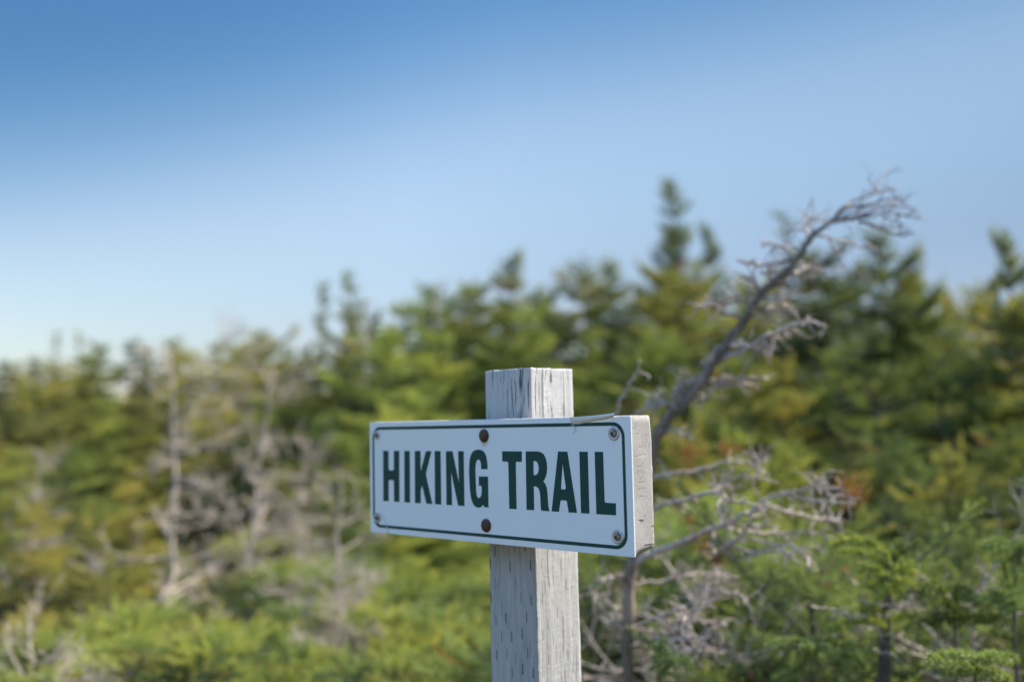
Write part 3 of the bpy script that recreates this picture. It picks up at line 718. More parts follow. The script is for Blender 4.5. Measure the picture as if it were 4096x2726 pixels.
ORD = ['first', 'second', 'third', 'fourth', 'fifth', 'sixth', 'seventh', 'eighth', 'ninth', 'tenth', 'eleventh', 'twelfth', 'thirteenth', 'fourteenth', 'fifteenth', 'sixteenth', 'seventeenth', 'eighteenth', 'nineteenth', 'twentieth',
       'twenty-first', 'twenty-second', 'twenty-third', 'twenty-fourth']
LOOK = {'full': 'full broad', 'cone': 'pointed', 'cone2': 'narrow pointed', 'bushy': 'broad bushy', 'bushy2': 'lopsided bushy', 'spire': 'tall spired', 'flag': 'wind-swept', 'thin': 'thin sparse', 'mat': 'low rounded', 'mat2': 'low spreading', 'near': 'young', 'near2': 'rounded young'}
TINT_WORD = {'l': 'bright green', 'd': 'deep green', 'o': 'olive', 'y': 'yellow-green', 'b': 'blue-green'}
def row(items, where, group, name='spruce', cat='tree'):
    items = sorted(items, key=lambda i: i[1])
    for k, it in enumerate(items):
        v, px, yt, d, c = it[:5]; wd = it[5] if len(it) > 5 else 1.0
        lab = it[6] if len(it) > 6 else '%s %s %s %s, %s from the left' % (LOOK[v], TINT_WORD[c], name.replace('_', ' '), where, ORD[k])
        place(v, px, yt, d, c, wd, None, name, lab, cat, group)

# skyline trees
row([
 ('cone', -30, 366, 12.5, 'o', 1.2), ('full', 0, 366, 11.5, 'd', .8), ('full', 30, 362, 13.5, 'd', .8), ('full', 150, 352, 13, 'o', .8), ('full', 345, 318, 10.5, 'o', .7), ('full', 310, 350, 11, 'd', .7), ('cone', 212, 344, 12.5, 'd', 1.2), ('cone', 245, 346, 12, 'o', 1.2), ('full', 380, 318, 10.2, 'd', .7), ('cone', 14, 363, 13, 'o', 1.1), ('bushy', 45, 368, 12, 'o', 1.1),
 ('thin', 56, 334, 14, 'd', .8, 'faint thin spire, left one of the two on the far left skyline'),
 ('thin', 80, 332, 14.5, 'd', .8, 'faint thin spire, right one of the two on the far left skyline'),
 ('bushy', 88, 362, 12.5, 'd', 1.1), ('cone', 106, 345, 13, 'd', 1.35), ('cone2', 131, 342, 13.5, 'd', 1.25), ('cone', 167, 340, 12, 'd', 1.1),
 ('bushy2', 185, 356, 11, 'o', 1.3), ('bushy', 228, 350, 11.5, 'o', 1.1), ('bushy2', 262, 338, 11, 'o', 1.1), ('cone', 292, 350, 11.5, 'd', 1.2),
 ('spire', 326, 286, 10.5, 'd', .7, 'slim spired spruce rising alone left of the leaning spruce above the gap'),
 ('flag', 366, 279, 10, 'd', .8, 'leaning dark spruce with a pointed tip right of the slim spire'),
 ], 'on the far left skyline', 'spruces along the skyline')
row([
 ('bushy', 398, 312, 9.5, 'l', 1.1), ('bushy2', 432, 294, 9.8, 'y', 1.0), ('full', 462, 296, 10, 'd', .85), ('bushy', 492, 290, 9.4, 'd', 1.15),
 ('full', 521, 262, 9, 'd', .95, 'broad dark spruce crown on the skyline just above the post'),
 ('bushy', 560, 298, 9.3, 'd', 1.1), ('bushy2', 582, 274, 9, 'o', 1.0), ('full', 615, 268, 8.6, 'd', .85), ('bushy', 645, 276, 8.2, 'o', 1.0),
 ], 'on the middle skyline', 'spruces along the skyline')
row([
 ('spire', 669, 186, 8.6, 'd', 1.1, 'tallest spruce, its spire standing against the sky left of the dead leaning tree'),
 ('full', 668, 240, 8.5, 'd', .8, 'broad dark spruce crown directly below the tallest spire'), ('full', 705, 233, 8.9, 'd', .55, 'slim spruce just right of the tallest spire'),
 ('bushy', 738, 292, 8, 'o', 1.1), ('bushy', 700, 300, 7.6, 'o', 1.2), ('cone2', 762, 292, 7.4, 'd', 1.1),
 ('thin', 790, 212, 9, 'd', .9, 'faint thin spire seen behind the dead leaning trunk'),
 ('full', 806, 262, 7.2, 'd', .8), ('bushy', 845, 258, 6.8, 'd', 1.1),
 ('full', 884, 241, 6.2, 'd', .9, 'large dark spruce peaking below the dead tree tip'),
 ('full', 921, 258, 6.2, 'd', .8, 'large dark spruce, right shoulder of the big dark group'),
 ('bushy', 942, 300, 6, 'd', 1.1), ('bushy2', 973, 300, 6.2, 'o', .9),
 ('full', 1004, 243, 4.6, 'd', .62, 'dark spruce with a ragged tip at the right edge of the picture'), ('bushy', 1040, 262, 4.8, 'o', 1.0)],
 'on the right skyline', 'spruces on the right skyline')
row([(v, x, y, d, c, wd) for v, x, y, d, c, wd in (
 ('full', 385, 330, 12.2, 'o', .9), ('full', 425, 318, 12, 'o', .9), ('full', 455, 312, 12, 'o', .9), ('full', 500, 306, 11.8, 'd', .9), ('full', 548, 300, 11.6, 'd', .9), ('full', 598, 294, 11.4, 'o', .9), ('full', 640, 290, 11, 'd', .9),
 ('full', 690, 288, 10.4, 'd', .9), ('full', 735, 294, 10, 'd', .9), ('full', 778, 285, 9.6, 'o', .9), ('full', 822, 282, 9, 'd', .85), ('full', 862, 272, 8.6, 'd', .85), ('full', 905, 280, 8.4, 'd', .85), ('full', 948, 300, 8.2, 'o', .85), ('full', 990, 292, 8, 'd', .85), ('full', 1035, 285, 7.8, 'd', .85))],
 'filling in behind the skyline trees', 'spruces behind the skyline trees')
# middle rows
row([(v, x, y, d, c, wd) for v, x, y, d, c, wd in (
 ('bushy', -20, 410, 9, 'o', 1.2), ('bushy2', 40, 420, 8.5, 'o', 1.2), ('bushy', 95, 405, 9, 'y', 1.1), ('cone2', 135, 400, 9, 'o', 1.3),
 ('bushy2', 215, 402, 8.6, 'o', 1.1), ('bushy', 262, 400, 8.8, 'y', 1.0), ('bushy2', 300, 392, 8.5, 'd', 1.1), ('bushy', 345, 370, 8.2, 'd', 1.2),
 ('bushy2', 385, 345, 8, 'l', 1.1), ('bushy', 425, 338, 7.6, 'l', 1.2), ('cone2', 455, 350, 7.8, 'd', 1.2), ('bushy2', 490, 345, 7.4, 'd', 1.1), ('bushy', 535, 318, 7.6, 'l', 1.0), ('cone2', 575, 338, 7.4, 'y', 1.2),
 ('bushy', 622, 350, 7, 'd', 1.1), ('bushy2', 665, 340, 6.8, 'y', 1.1), ('bushy', 705, 365, 6.4, 'd', 1.1))],
 'below the skyline', 'spruces in the middle distance')
row([(v, x, y, d, c, wd) for v, x, y, d, c, wd in (
 ('bushy', 8, 455, 7, 'y', 1.1), ('bushy2', 70, 452, 6.6, 'y', 1.1), ('bushy', 128, 470, 6.2, 'o', 1.0),
 ('bushy2', 285, 470, 6.2, 'o', 1.1), ('bushy', 340, 420, 6.4, 'y', 1.1), ('bushy2', 392, 412, 6.0, 'l', 1.1), ('bushy', 440, 400, 5.8, 'l', 1.1),
 ('bushy2', 600, 405, 5.6, 'd', 1.0), ('bushy', 655, 410, 5.4, 'y', .9), ('bushy2', 745, 372, 5.2, 'd', 1.0), ('bushy', 792, 375, 5.2, 'o', 1.0), ('cone2', 838, 352, 5.4, 'y', 1.3),
 ('bushy', 885, 345, 5.0, 'd', 1.2), ('bushy2', 935, 350, 4.8, 'd', 1.1), ('bushy', 985, 375, 4.4, 'd', 1.0), ('bushy', 1045, 372, 4.2, 'd', 1.1))],
 'in the second row of bushes', 'bushy spruces behind the sign')
row([(v, x, y, d, c, wd) for v, x, y, d, c, wd in (
 ('bushy2', 30, 505, 5.6, 'o', 1.1), ('bushy', 90, 520, 5.3, 'o', 1.1), ('mat', 205, 540, 5.2, 'o', 1.0), ('mat2', 270, 535, 5.0, 'y', .9), ('mat', 350, 505, 5.0, 'y', .9),
 ('bushy2', 395, 505, 4.9, 'l', .9), ('bushy', 455, 520, 4.6, 'l', .8), ('bushy2', 690, 428, 4.4, 'o', .9), ('bushy', 735, 440, 4.2, 'l', .9),
 ('bushy2', 785, 452, 4.0, 'y', .9), ('bushy', 840, 440, 4.0, 'o', .9), ('bushy2', 895, 448, 3.8, 'b', .9), ('bushy', 950, 455, 3.6, 'o', .9), ('bushy2', 1010, 440, 3.6, 'd', .9))],
 'in the third row of bushes', 'low bushes at mid height')
# near mats of spruce
row([(v, x, y, d, c, wd) for v, x, y, d, c, wd in (
 ('mat2', 40, 566, 4.1, 'o', 1.0), ('mat', 265, 560, 4.0, 'y', 1.1), ('mat2', 330, 566, 3.9, 'b', 1.1), ('mat', 395, 560, 3.8, 'y', 1.1), ('mat2', 460, 570, 3.6, 'y', 1.1), ('mat', 520, 560, 3.7, 'l', 1.0),
 ('mat2', 655, 500, 3.2, 'b', 1.0), ('mat', 705, 472, 3.3, 'l', .9), ('mat', 770, 520, 3.1, 'd', 1.0), ('mat2', 830, 500, 3.2, 'b', 1.0), ('mat', 880, 500, 2.9, 'd', 1.0), ('mat2', 940, 515, 2.8, 'd', 1.0), ('mat', 1000, 500, 2.7, 'b', 1.0))],
 'in the dense scrub', 'mounds of low spruce scrub', 'spruce_scrub', 'shrub')
row([(v, x, y, d, c, wd) for v, x, y, d, c, wd in (
 ('mat', 20, 625, 3.0, 'y', 1.1), ('mat2', 95, 618, 3.0, 'y', 1.1), ('mat', 175, 606, 3.1, 'l', 1.1), ('mat', 250, 612, 3.0, 'b', 1.1), ('mat2', 310, 618, 2.9, 'y', 1.0), ('mat', 385, 640, 2.8, 'o', 1.0), ('mat2', 445, 632, 2.8, 'y', 1.0), ('mat', 500, 618, 2.9, 'y', .9),
 ('near2', 600, 590, 2.6, 'b', 1.0), ('mat2', 715, 600, 2.4, 'd', .8), ('mat', 775, 615, 2.3, 'b', .8), ('near2', 820, 575, 2.3, 'b', 1.0), ('near2', 950, 590, 2.45, 'd', 1.0), ('mat', 1015, 565, 2.3, 'd', .8))],
 'in the nearest scrub', 'nearest mounds of spruce scrub', 'spruce_scrub', 'shrub')

# dead grey trees and brush
for v, px, yt, d, wd, rz, lab in (
 ('snag', 155, 345, 4.4, .9, .3, 'pale dead tree with a crooked bare trunk left of the sign'),
 ('snag2', 238, 372, 4.9, .8, .2, 'dead tree with swept bare branches right of the crooked bare trunk'),
 ('snag2', 205, 318, 9.6, .65, 1.2, 'grey bare treetop poking above the left skyline'),
 ('snag', 247, 336, 9.5, .7, 2.2, 'brownish bare treetop left of the slim spire'),
 ('snag', 322, 468, 3.8, .9, 1.0, 'small pale dead tree close to the left end of the sign'),
 ('snag2', 285, 440, 5.0, .7, .1, 'grey tangle of dead branches midway between crooked trunk and sign'),
 ('wisp', 352, 300, 9, 1.1, 0, 'pinkish bare stem leaning below the leaning spruce'),
 ('wisp', 420, 280, 9.4, 1.2, 0, 'faint bare top on the skyline left of the post'),
 ('snag2', 20, 452, 5.8, .8, .4, 'grey dead branches at the left edge of the picture'),
 ('snag', 985, 318, 5.6, .7, .4, 'grey bare branches behind the dark spruce at the right edge')):
    place(v, px, yt, d, 'd', wd, rz, 'dead_tree', lab, 'dead tree', 'dead grey trees')
for v, px, yt, d, wd, rz, lab in (
 ('brush', 35, 638, 2.75, .8, .4, 'grey dead twigs in the bottom left corner'),
 ('brush', 335, 570, 3.6, .9, 1.4, 'grey brush low below the left end of the sign'),
 ('brush', 690, 600, 2.3, 1.0, 3.4, 'tangle of grey twigs low to the right of the post'),
 ('brush', 960, 590, 2.1, .7, 1.1, 'fine dead twigs among the scrub in the lower right')):
    place(v, px, yt, d, 'd', wd, rz, 'dead_brush', lab, 'dead shrub', 'dead brush in the scrub')

# ------------------------------------------------------------------ the leaning dead tree beside the sign
def z2(pts, d0, d1=None): # traced in a crop of the photo; d in metres
    d1 = d0 if d1 is None else d1; n = len(pts)
    return [tuple(at(575 + x * .20730, 150 + y * .20730, d0 + (d1 - d0) * i / max(1, n - 1))) for i, (x, y) in enumerate(pts)]
rng = np.random.default_rng(77)
low = [(627, 1040, 2.10), (630, 800, 2.10), (630, 680, 2.10), (628, 620, 2.10), (631, 575, 2.11), (637, 535, 2.12), (645, 485, 2.13)]
P = [tuple(at(*q)) for q in low] + z2([(390, 1390), (480, 1265), (570, 1170), (640, 1065), (700, 980), (755, 900), (810, 830), (900, 690), (970, 630), (1030, 570), (1100, 480), (1150, 410), (1230, 345), (1330, 262)], 2.14, 2.22)
rt = [.016, .0145, .0135, .0132, .0130, .0128, .0124, .0122, .0120, .0115, .0108, .0102, .0098, .0094, .0088, .0084, .0078, .0070, .0062, .0046, .0030]
P = smooth(P, 4); rad = np.interp(np.linspace(0, 1, len(P)), np.linspace(0, 1, len(rt)), rt) * (1 + rng.normal(0, .05, len(P)))
base = Vector(P[0]); lt = empty('leaning_dead_tree', (base.x, base.y, 0))
tag(lt, 'bare grey dead tree leaning up to the right behind the sign, tip twiggy', 'dead tree')
off = np.array([base.x, base.y, 0.])
P[1:-1] += rng.normal(0, .0016, P[1:-1].shape)
gt = Geo(); gt.tube(P - off, rad * .97, 10)
for q in range(60):                                   # broken stubs and knots
    i = rng.integers(10, len(P) - 2); t = norm(P[i + 1] - P[i]); v = rng.normal(size=3); v = norm(v - v.dot(t) * t + .4 * t); l = rng.uniform(.012, .035)
    a = P[i] - off; gt.tube(np.array([a, a + v * l * .6, a + v * l]), [rad[i] * .45, rad[i] * .26, rad[i] * .12], 5)
link('trunk', gt.build('trunk', smooth=True), M_TRUNK, lt)
UP = [  # polylines in the first crop's pixels: start radius mm
 (2.6, [(1240, 335), (1330, 250), (1450, 205), (1560, 175)]), (1.5, [(1455, 195), (1485, 140), (1520, 88)]), (1.2, [(1450, 195), (1430, 160), (1408, 130)]),
 (2.4, [(1320, 280), (1420, 262), (1500, 235)]), (2.0, [(1330, 330), (1420, 300), (1500, 265), (1640, 275)]), (2.2, [(1260, 335), (1400, 322), (1500, 300), (1560, 310), (1680, 332)]),
 (1.5, [(1600, 320), (1645, 290)]), (2.4, [(1370, 342), (1450, 370), (1520, 400), (1580, 410), (1640, 395)]), (1.6, [(1440, 362), (1520, 375), (1600, 365)]), (1.3, [(1560, 300), (1562, 372)]),
 (1.8, [(1300, 318), (1390, 275), (1470, 250), (1580, 215)]), (1.7, [(1230, 350), (1340, 330), (1430, 300)]), (1.6, [(1500, 262), (1560, 240), (1600, 262)]),
 (2.2, [(1160, 405), (1240, 430), (1330, 450), (1450, 475)]), (1.7, [(1225, 425), (1270, 500), (1310, 592)]),
 (2.4, [(1135, 420), (1112, 360), (1100, 300)]), (1.6, [(1114, 362), (1160, 325), (1215, 345)]),
 (3.2, [(1060, 515), (960, 545), (900, 560), (860, 540), (780, 530)]), (2.8, [(940, 548), (935, 600), (945, 640)]), (3.2, [(900, 670), (850, 620), (800, 605)]),
 (2.6, [(1045, 505), (1010, 470), (960, 450), (895, 460)]), (3.0, [(880, 712), (800, 722), (740, 700)]), (3.0, [(790, 808), (710, 775), (650, 740), (618, 765)]),
 (3.0, [(1050, 600), (1110, 570), (1190, 580)]), (2.2, [(1110, 575), (1160, 612)]), (3.0, [(910, 712), (980, 705), (1040, 720)]), (2.0, [(1000, 708), (1045, 785)]),
 (2.8, [(860, 800), (930, 765), (990, 765)]), (2.4, [(1000, 620), (1020, 660), (1085, 690)]), (2.2, [(900, 760), (930, 815), (950, 812)]),
 (4.2, [(690, 1010), (800, 970), (900, 910), (960, 882), (1060, 845), (1140, 825), (1210, 855)]), (2.4, [(840, 955), (900, 965), (945, 992)]), (2.0, [(930, 900), (1035, 900)]),
 (3.6, [(620, 1105), (700, 1110), (800, 1098), (930, 1100)]), (3.0, [(650, 1150), (780, 1125), (870, 1132)]), (2.6, [(740, 950), (790, 930), (840, 950)]),
 (3.0, [(540, 1200), (500, 1190), (495, 1135)]), (3.6, [(500, 1250), (440, 1220), (350, 1250), (290, 1262)]), (3.0, [(600, 1110), (540, 1112), (480, 1150)]), (2.6, [(540, 1215), (640, 1190), (660, 1175)]),
 (2.4, [(420, 1222), (380, 1195), (340, 1215)]), (2.4, [(430, 1370), (480, 1345), (560, 1400)]), (2.2, [(700, 940), (640, 1000), (625, 1040)])]
def z4(pts): return [(575 + x * .15560, 437.5 + y * .15560) for x, y in pts]
DN = [
 (7.5, [(350, 850), (420, 790), (500, 740), (700, 662), (850, 600), (1000, 540), (1130, 475), (1250, 420)]), (4.5, [(1120, 480), (1280, 445), (1450, 500), (1580, 515), (1680, 540), (1712, 605)]),
 (3.8, [(1180, 420), (1280, 370), (1380, 350), (1500, 322), (1700, 330), (1790, 400)]), (2.6, [(1520, 330), (1560, 270), (1600, 240)]), (3., [(1380, 360), (1500, 400), (1640, 410), (1800, 420)]),
 (5.5, [(380, 560), (530, 440), (650, 410), (760, 380), (900, 350), (1000, 400), (1200, 440)]), (4.5, [(400, 300), (540, 240), (680, 220), (850, 190), (950, 160), (1080, 160), (1230, 222)]),
 (3.2, [(860, 300), (930, 290), (1080, 250), (1200, 262), (1300, 292)]), (2.4, [(1160, 215), (1180, 150), (1150, 110)]), (6.0, [(870, 790), (950, 715), (1040, 650), (1150, 540)]),
 (4.0, [(1040, 600), (1180, 612), (1350, 600), (1550, 620), (1660, 640)]), (3.4, [(1100, 640), (1250, 680), (1400, 700), (1490, 770), (1495, 832)]), (3.6, [(1020, 700), (1150, 742), (1300, 730), (1400, 760)]),
 (4.2, [(340, 960), (400, 940), (560, 920), (700, 890), (860, 870), (1050, 900)]), (3.4, [(850, 880), (820, 1000), (835, 1065)]), (3.2, [(820, 980), (900, 985), (1060, 1012), (1090, 1060)]),
 (4.4, [(330, 1240), (410, 1200), (550, 1150), (700, 1080), (790, 1030)]), (3.8, [(340, 1235), (280, 1215), (215, 1185)]), (3.4, [(380, 1230), (600, 1240), (730, 1190), (830, 1180), (980, 1200)]),
 (3.0, [(350, 1270), (480, 1285), (640, 1290), (780, 1270)]), (3.4, [(370, 1430), (500, 1420), (700, 1390), (950, 1378)]), (3.0, [(360, 1480), (480, 1510), (620, 1560), (700, 1530)]),
 (3.0, [(600, 1130), (580, 1190), (560, 1210)]), (2.8, [(820, 1180), (850, 1250), (800, 1300)]), (3.2, [(330, 900), (250, 900), (120, 905)]), (3.0, [(320, 1120), (250, 1090), (180, 1010), (50, 960)]), (2.6, [(540, 1340), (700, 1350), (860, 1330)]),
 (3.2, [(330, 1350), (400, 1330), (560, 1340)]), (2.8, [(700, 1080), (720, 1150), (690, 1170)]), (3.0, [(880, 340), (960, 300), (1010, 330)]), (2.8, [(1000, 560), (940, 500), (960, 430)])]
FF = (-.34, [(200, 1275), (218, 1210), (262, 1125), (300, 1065), (312, 1015)])
def add_limb(P3, r, spurs, rng, name='branch', mat=M_OLD, par=lt, o3=off):
    P3 = smooth(P3, 4) - o3; P3[1:-1] += rng.normal(0, .0018, P3[1:-1].shape)
    g = Geo(); n = len(P3); g.tube(P3, np.linspace(r, max(.0008, r * .5), n), 6)
    for k in range(spurs):
        i = rng.integers(max(1, n // 5), n - 1); t = norm(P3[i] - P3[i - 1]); q = rng.normal(size=3); q = norm(q - q.dot(t) * t)
        twiggy(g, rng, P3[i], t * .6 + q, rng.uniform(.015, .06), r * .5, 1 if rng.random() < .5 else 0, .3, 2, 0, 4, 1)
    return link(name, g.build(name, smooth=True), mat, par)
for ui, (r_, pts) in enumerate(UP):
    d0 = 2.14 + .08 * (pts[0][0] - 390) / 940; add_limb(z2(pts, d0, d0 + rng.normal(0, .06)), r_ * .0015, 4 if ui < 15 else 11, rng, mat=M_TIP if ui < 13 else M_OLD)
for r_, pts in DN:
    d0 = 2.11 - (.05 if pts[0][0] > 500 else 0); d1 = d0 + rng.normal(-.05, .08)
    q = z4(pts); add_limb([tuple(at(x, y, d0 + (d1 - d0) * i / (len(q) - 1))) for i, (x, y) in enumerate(q)], r_ * .0010, 17, rng)
add_limb(z2(FF[1], 2.06, 1.98), .0040, 1, rng)
# rusty needles still hanging on two of its twig ends
for (x, y, d, s_) in ((853, 497, 2.03, .028), (842, 486, 2.04, .016), (722, 452, 2.2, .02), (682, 456, 2.2, .03), (700, 545, 2.05, .014), (716, 560, 2.05, .014), (688, 522, 2.08, .012)):
    g = Geo(); n = 26; c = np.array(at(x, y, d)) - off
    S = c + rng.normal(0, s_ * .5, (n, 3)); D = norm(rng.normal(size=(n, 3)) + np.array([1, 0, .3]))
    shoots(g, rng, S, D, np.full(n, s_ * .9), np.full(n, .5), rng.uniform(.3, .7, n), .004, 4, .009, .0016)
    o = link('rusty_needles', g.build('rusty_needles', attrs=True), G_DEEP, lt); o['label'] = 'tuft of rust-orange dead needles'

# ------------------------------------------------------------------ the young spruce in the lower right, and the nearest sprays
def z5(pts, d): return [tuple(at(774 + x * .10611, 525 + y * .10611, d)) for x, y in pts]
yb = at(885, 700, 1.95); ys = empty('young_spruce', (yb.x, yb.y, 0))
tag(ys, 'young spruce with dark stem and two arching green shoots at its tip, lower right', 'tree'); o5 = np.array([yb.x, yb.y, 0.])
P = [(yb.x, yb.y, -.05)] + [tuple(q) for q in z5([(1030, 1900), (1040, 1400), (1050, 1100), (1060, 800), (1075, 560), (1085, 400), (1100, 330)], 1.95)]
P = smooth(P, 4) - o5; g = Geo(); g.tube(P, np.interp(np.linspace(0, 1, len(P)), [0, .3, .55, 1], [.016, .013, .008, .003]), 8); link('trunk', g.build('trunk', smooth=True), M_BARK, ys)
g = Geo()
def brush_arc(g, pts3, ln, wd, tone, n=10, dead=0., step=.0028, o3=None):
    Q = smooth(pts3, 6); 
    if o3 is not None: Q = Q - o3
    seg = np.linalg.norm(np.diff(Q, axis=0), axis=1); s = np.concatenate([[0], np.cumsum(seg)]); u = np.arange(0, s[-1], step)
    PP = np.stack([np.interp(u, s, Q[:, c]) for c in range(3)], 1); T = norm(np.gradient(PP, axis=0))
    needles(g, rng, PP, T, np.full(len(PP), tone), np.full(len(PP), dead), n, ln, wd, .35, 55)
SH = [(.62, [(1090, 330), (1010, 225), (850, 150), (700, 140), (560, 190)]), (.15, [(1100, 350), (1250, 230), (1370, 155)]), (.45, [(1110, 330), (1140, 240), (1180, 150)]), (.6, [(1090, 420), (950, 300), (800, 250), (640, 240)]),
      (.6, [(1100, 470), (1200, 400), (1290, 420), (1330, 470)]), (.5, [(1080, 500), (960, 400), (820, 380)]), (.6, [(1100, 600), (1220, 520), (1320, 560)]), (.7, [(1080, 640), (960, 560), (900, 600)]),
      (.65, [(1090, 820), (960, 780), (800, 800)]), (.6, [(1090, 880), (1210, 850), (1350, 900)]), (.5, [(1060, 950), (900, 900), (620, 940), (500, 980)]), (.5, [(1080, 560), (1180, 470), (1290, 350)])]
for tn, pts in SH:
    dd = 1.95 + rng.uniform(-.08, .08); brush_arc(g, z5(pts, dd), .0140, .0018, tn + .18, 15, o3=o5)
    for k in range(9):
        i = rng.integers(0, len(pts) - 1); x, y = pts[i]; a = rng.uniform(-170, 170, 2)
        brush_arc(g, z5([(x, y), (x + a[0] * .5, y + abs(a[1]) * .3 - 20), (x + a[0], y + a[1] * .6)], dd + rng.uniform(-.05, .05)), .0105, .0016, tn, 9, o3=o5)
crown0 = link('crown', g.build('crown', attrs=True), G_YEL, ys)
for pts, r_ in (([(790, 700), (920, 735), (1060, 750), (1180, 745), (1300, 740), (1420, 800)], 3.2), ([(1060, 850), (1150, 800), (1270, 765)], 3.), ([(340, 765), (450, 760), (560, 790), (680, 830), (720, 850)], 2.4), ([(530, 890), (600, 830), (720, 840), (860, 850), (860, 960)], 3.),
                ([(1160, 1020), (1220, 1100), (1210, 1170)], 3.), ([(940, 960), (990, 1010), (1010, 1060)], 2.5), ([(930, 1160), (1010, 1200), (1120, 1210), (1190, 1280)], 3.), ([(1280, 1160), (1390, 1170), (1430, 1220)], 3.), ([(1300, 760), (1380, 810), (1400, 880)], 2.5), ([(740, 880), (790, 980), (830, 1040)], 2.2)):
    add_limb(z5(pts, 1.93 + rng.uniform(-.03, .03)), r_ * .00075, 2, rng, 'dead_twig', M_OLD, ys, o5)

def near_spray(label, anchor, arcs, d, mat, extra=3, ln=.0115):
    b = at(anchor[0], anchor[1], d); gz = 0; o = empty('spruce_sapling', (b.x, b.y, gz)); o3 = np.array([b.x, b.y, gz]); tag(o, label, 'shrub', None)
    stemtop = np.array(at(774 + arcs[0][1][0][0] * .10611, 525 + arcs[0][1][0][1] * .10611, d))
    g = Geo(); S = np.array([[0, 0, -.05], [.01, .01, .3], (stemtop - o3) * np.array([.5, .5, .75]), stemtop - o3]); g.tube(smooth(S, 4), np.linspace(.009, .002, 13), 6)
    c = Geo()
    for tn, pts in arcs:
        q = z5(pts, d + rng.uniform(-.03, .03)); brush_arc(c, q, ln * 1.1, .0017, tn + .12, 14, o3=o3)
        g.tube(smooth(q, 4) - o3, .0012, 4)
        for i in range(1, len(pts)):
            for k in range(extra * 2 + 2):
                x0 = pts[i - 1][0] + (pts[i][0] - pts[i - 1][0]) * rng.random(); y0 = pts[i - 1][1] + (pts[i][1] - pts[i - 1][1]) * rng.random()
                a = rng.uniform(-150, 150, 2); brush_arc(c, z5([(x0, y0), (x0 + a[0] * .5, y0 + a[1] * .3), (x0 + a[0], y0 + a[1] * .4 + 40)], d + rng.uniform(-.06, .06)), ln, .0016, tn, 9, o3=o3)
        # link each spray to the stem so nothing floats
        g.tube(np.array([stemtop - o3, q[0] - o3]) if np.linalg.norm(np.array(q[0]) - stemtop) > .004 else np.array([S[-2], S[-1]]), .0016, 4)
    link('trunk', g.build('trunk'), M_BARK, o); link('crown', c.build('crown', attrs=True), mat, o)
near_spray('bright spray of finely needled spruce shoots in the bottom right corner', (985, 720), [(.55, [(1880, 1290), (1780, 1220), (1640, 1225), (1470, 1270)]), (.6, [(1880, 1300), (2000, 1340), (2130, 1400), (2220, 1440)]), (.5, [(1880, 1300), (2000, 1240), (2120, 1230), (2230, 1290)]), (.45, [(1880, 1330), (1760, 1330), (1650, 1370)])], 1.62, G_BLUE)
near_spray('spruce sapling with hanging shoots at the right edge of the lower scrub', (1015, 640), [(.5, [(2250, 700), (2150, 640), (2000, 680), (1900, 740)]), (.45, [(2250, 700), (2330, 740), (2400, 800)]), (.6, [(2250, 720), (2120, 160), (2050, 200)]), (.4, [(2250, 740), (2330, 200), (2420, 220)])], 1.9, G_BLUE)
near_spray('olive spruce sapling right of the young arching spruce', (950, 660), [(.45, [(1700, 900), (1600, 850), (1450, 860), (1350, 900)]), (.5, [(1700, 900), (1850, 860), (2000, 900), (2150, 850)]), (.7, [(1700, 920), (1560, 560), (1400, 560)]), (.5, [(1700, 900), (1720, 560), (1850, 640)])], 1.95, G_DEEP)
near_spray('dark green sapling between the post and the young arching spruce', (820, 700), [(.35, [(330, 1150), (200, 1080), (60, 1120)]), (.4, [(330, 1150), (480, 1080), (700, 1150), (820, 1230)]), (.4, [(330, 1180), (560, 1300), (780, 1320)]), (.5, [(330, 1160), (260, 1330), (100, 1420)])], 1.9, G_BLUE)
near_spray('small upright green shoot beside the trunk of the leaning dead tree', (660, 760), [(.45, [(-1080, 1420), (-1075, 1200), (-1040, 1080)]), (.4, [(-1080, 1420), (-960, 1290), (-800, 1290)])], 1.85, G_BLUE, 1)

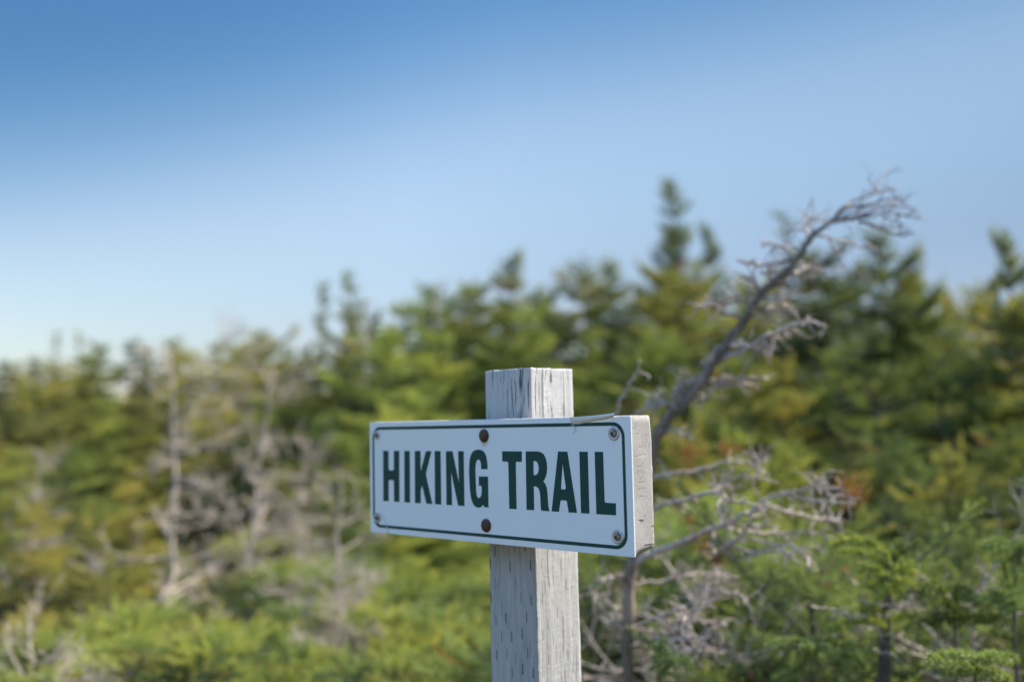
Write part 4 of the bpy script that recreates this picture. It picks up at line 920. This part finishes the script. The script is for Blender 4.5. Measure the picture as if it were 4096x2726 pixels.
# ------------------------------------------------------------------ ground, heath, far wood
def build_ground():
    n = 150; u = np.linspace(-1, 1, n); s = np.sign(u) * (np.abs(u) ** 3.2 * 900 + np.abs(u) * 14)
    X, Y = np.meshgrid(s, s + 6, indexing='ij'); Z = np.vectorize(lambda a, b: ground_z(a, b) if math.hypot(a, b) < 60 else ground_z(a * 60 / math.hypot(a, b), b * 60 / math.hypot(a, b)))(X, Y)
    V = np.stack([X, Y, Z], -1).reshape(-1, 3); i = np.arange(n - 1)[:, None] * n; j = np.arange(n - 1)[None]
    g = Geo(); g.add(V, np.stack([i + j, i + n + j, i + n + j + 1, i + j + 1], -1).reshape(-1, 4)); return g.build('ground', smooth=True)
gr = link('ground', build_ground(), mat_ground()); tag(gr, kind='structure')

def build_heath():
    rng = np.random.default_rng(8); g = Geo(); n = 4000
    d = 1.0 + 13 * rng.random(n) ** .7; a = rng.uniform(-1.25, 1.25, n); x = CAM.x + d * np.sin(a); y = CAM.y + .6 + d * np.cos(a)
    z = np.array([ground_z(p, q) for p, q in zip(x, y)]); S = np.stack([x, y, z - .01], 1)
    D = norm(rng.normal(0, .55, (n, 3)) + np.array([0, 0, 1.1])); L = rng.uniform(.03, .10, n)
    pt = rng.random(n); shoots(g, rng, S, D, L, .45 + .35 * np.sin(x * 1.7) * np.cos(y * 1.3) + rng.normal(0, .12, n), np.where(pt < .6, rng.uniform(.15, 1, n), 0.), .016, 4, .022, .006, 0, .2)
    return g.build('heath', attrs=True)
he = link('heath', build_heath(), G_OLIVE); tag(he, 'low brown and green heath plants covering the ground between the bushes', 'ground cover', kind='stuff')

def build_far():
    rng = np.random.default_rng(10); g = Geo()
    for k in range(760):
        d = rng.uniform(15.5, 60) if k < 520 else rng.uniform(7, 30); a = rng.uniform(-.8, .8) if k < 520 else rng.choice([-1, 1]) * rng.uniform(.72, 1.5); x, y = CAM.x + d * math.sin(a), CAM.y + d * math.cos(a); gz = ground_z(x, y)
        H = rng.uniform(1.5, 2.3) * (1 + .004 * d); n = 260; t = rng.random(n) ** .8; az = rng.uniform(0, 6.28, n); rr_ = .75 * (1 - t) ** .8 * rng.uniform(.3, 1, n)
        S = np.stack([x + rr_ * np.cos(az), y + rr_ * np.sin(az), gz + t * H], 1); D = np.stack([np.cos(az), np.sin(az), .3 + t], 1)
        shoots(g, rng, S, D, np.full(n, .16), np.full(n, .45 + rng.normal(0, .15)) + rng.normal(0, .1, n), np.zeros(n), .07, 2, .09, .03, .4)
    return g.build('distant_wood', attrs=True)
fa = link('distant_wood', build_far(), G_OLIVE); tag(fa, 'far-off low spruce wood beyond the skyline trees', 'wood', kind='stuff')
print('done', len(bpy.data.objects))
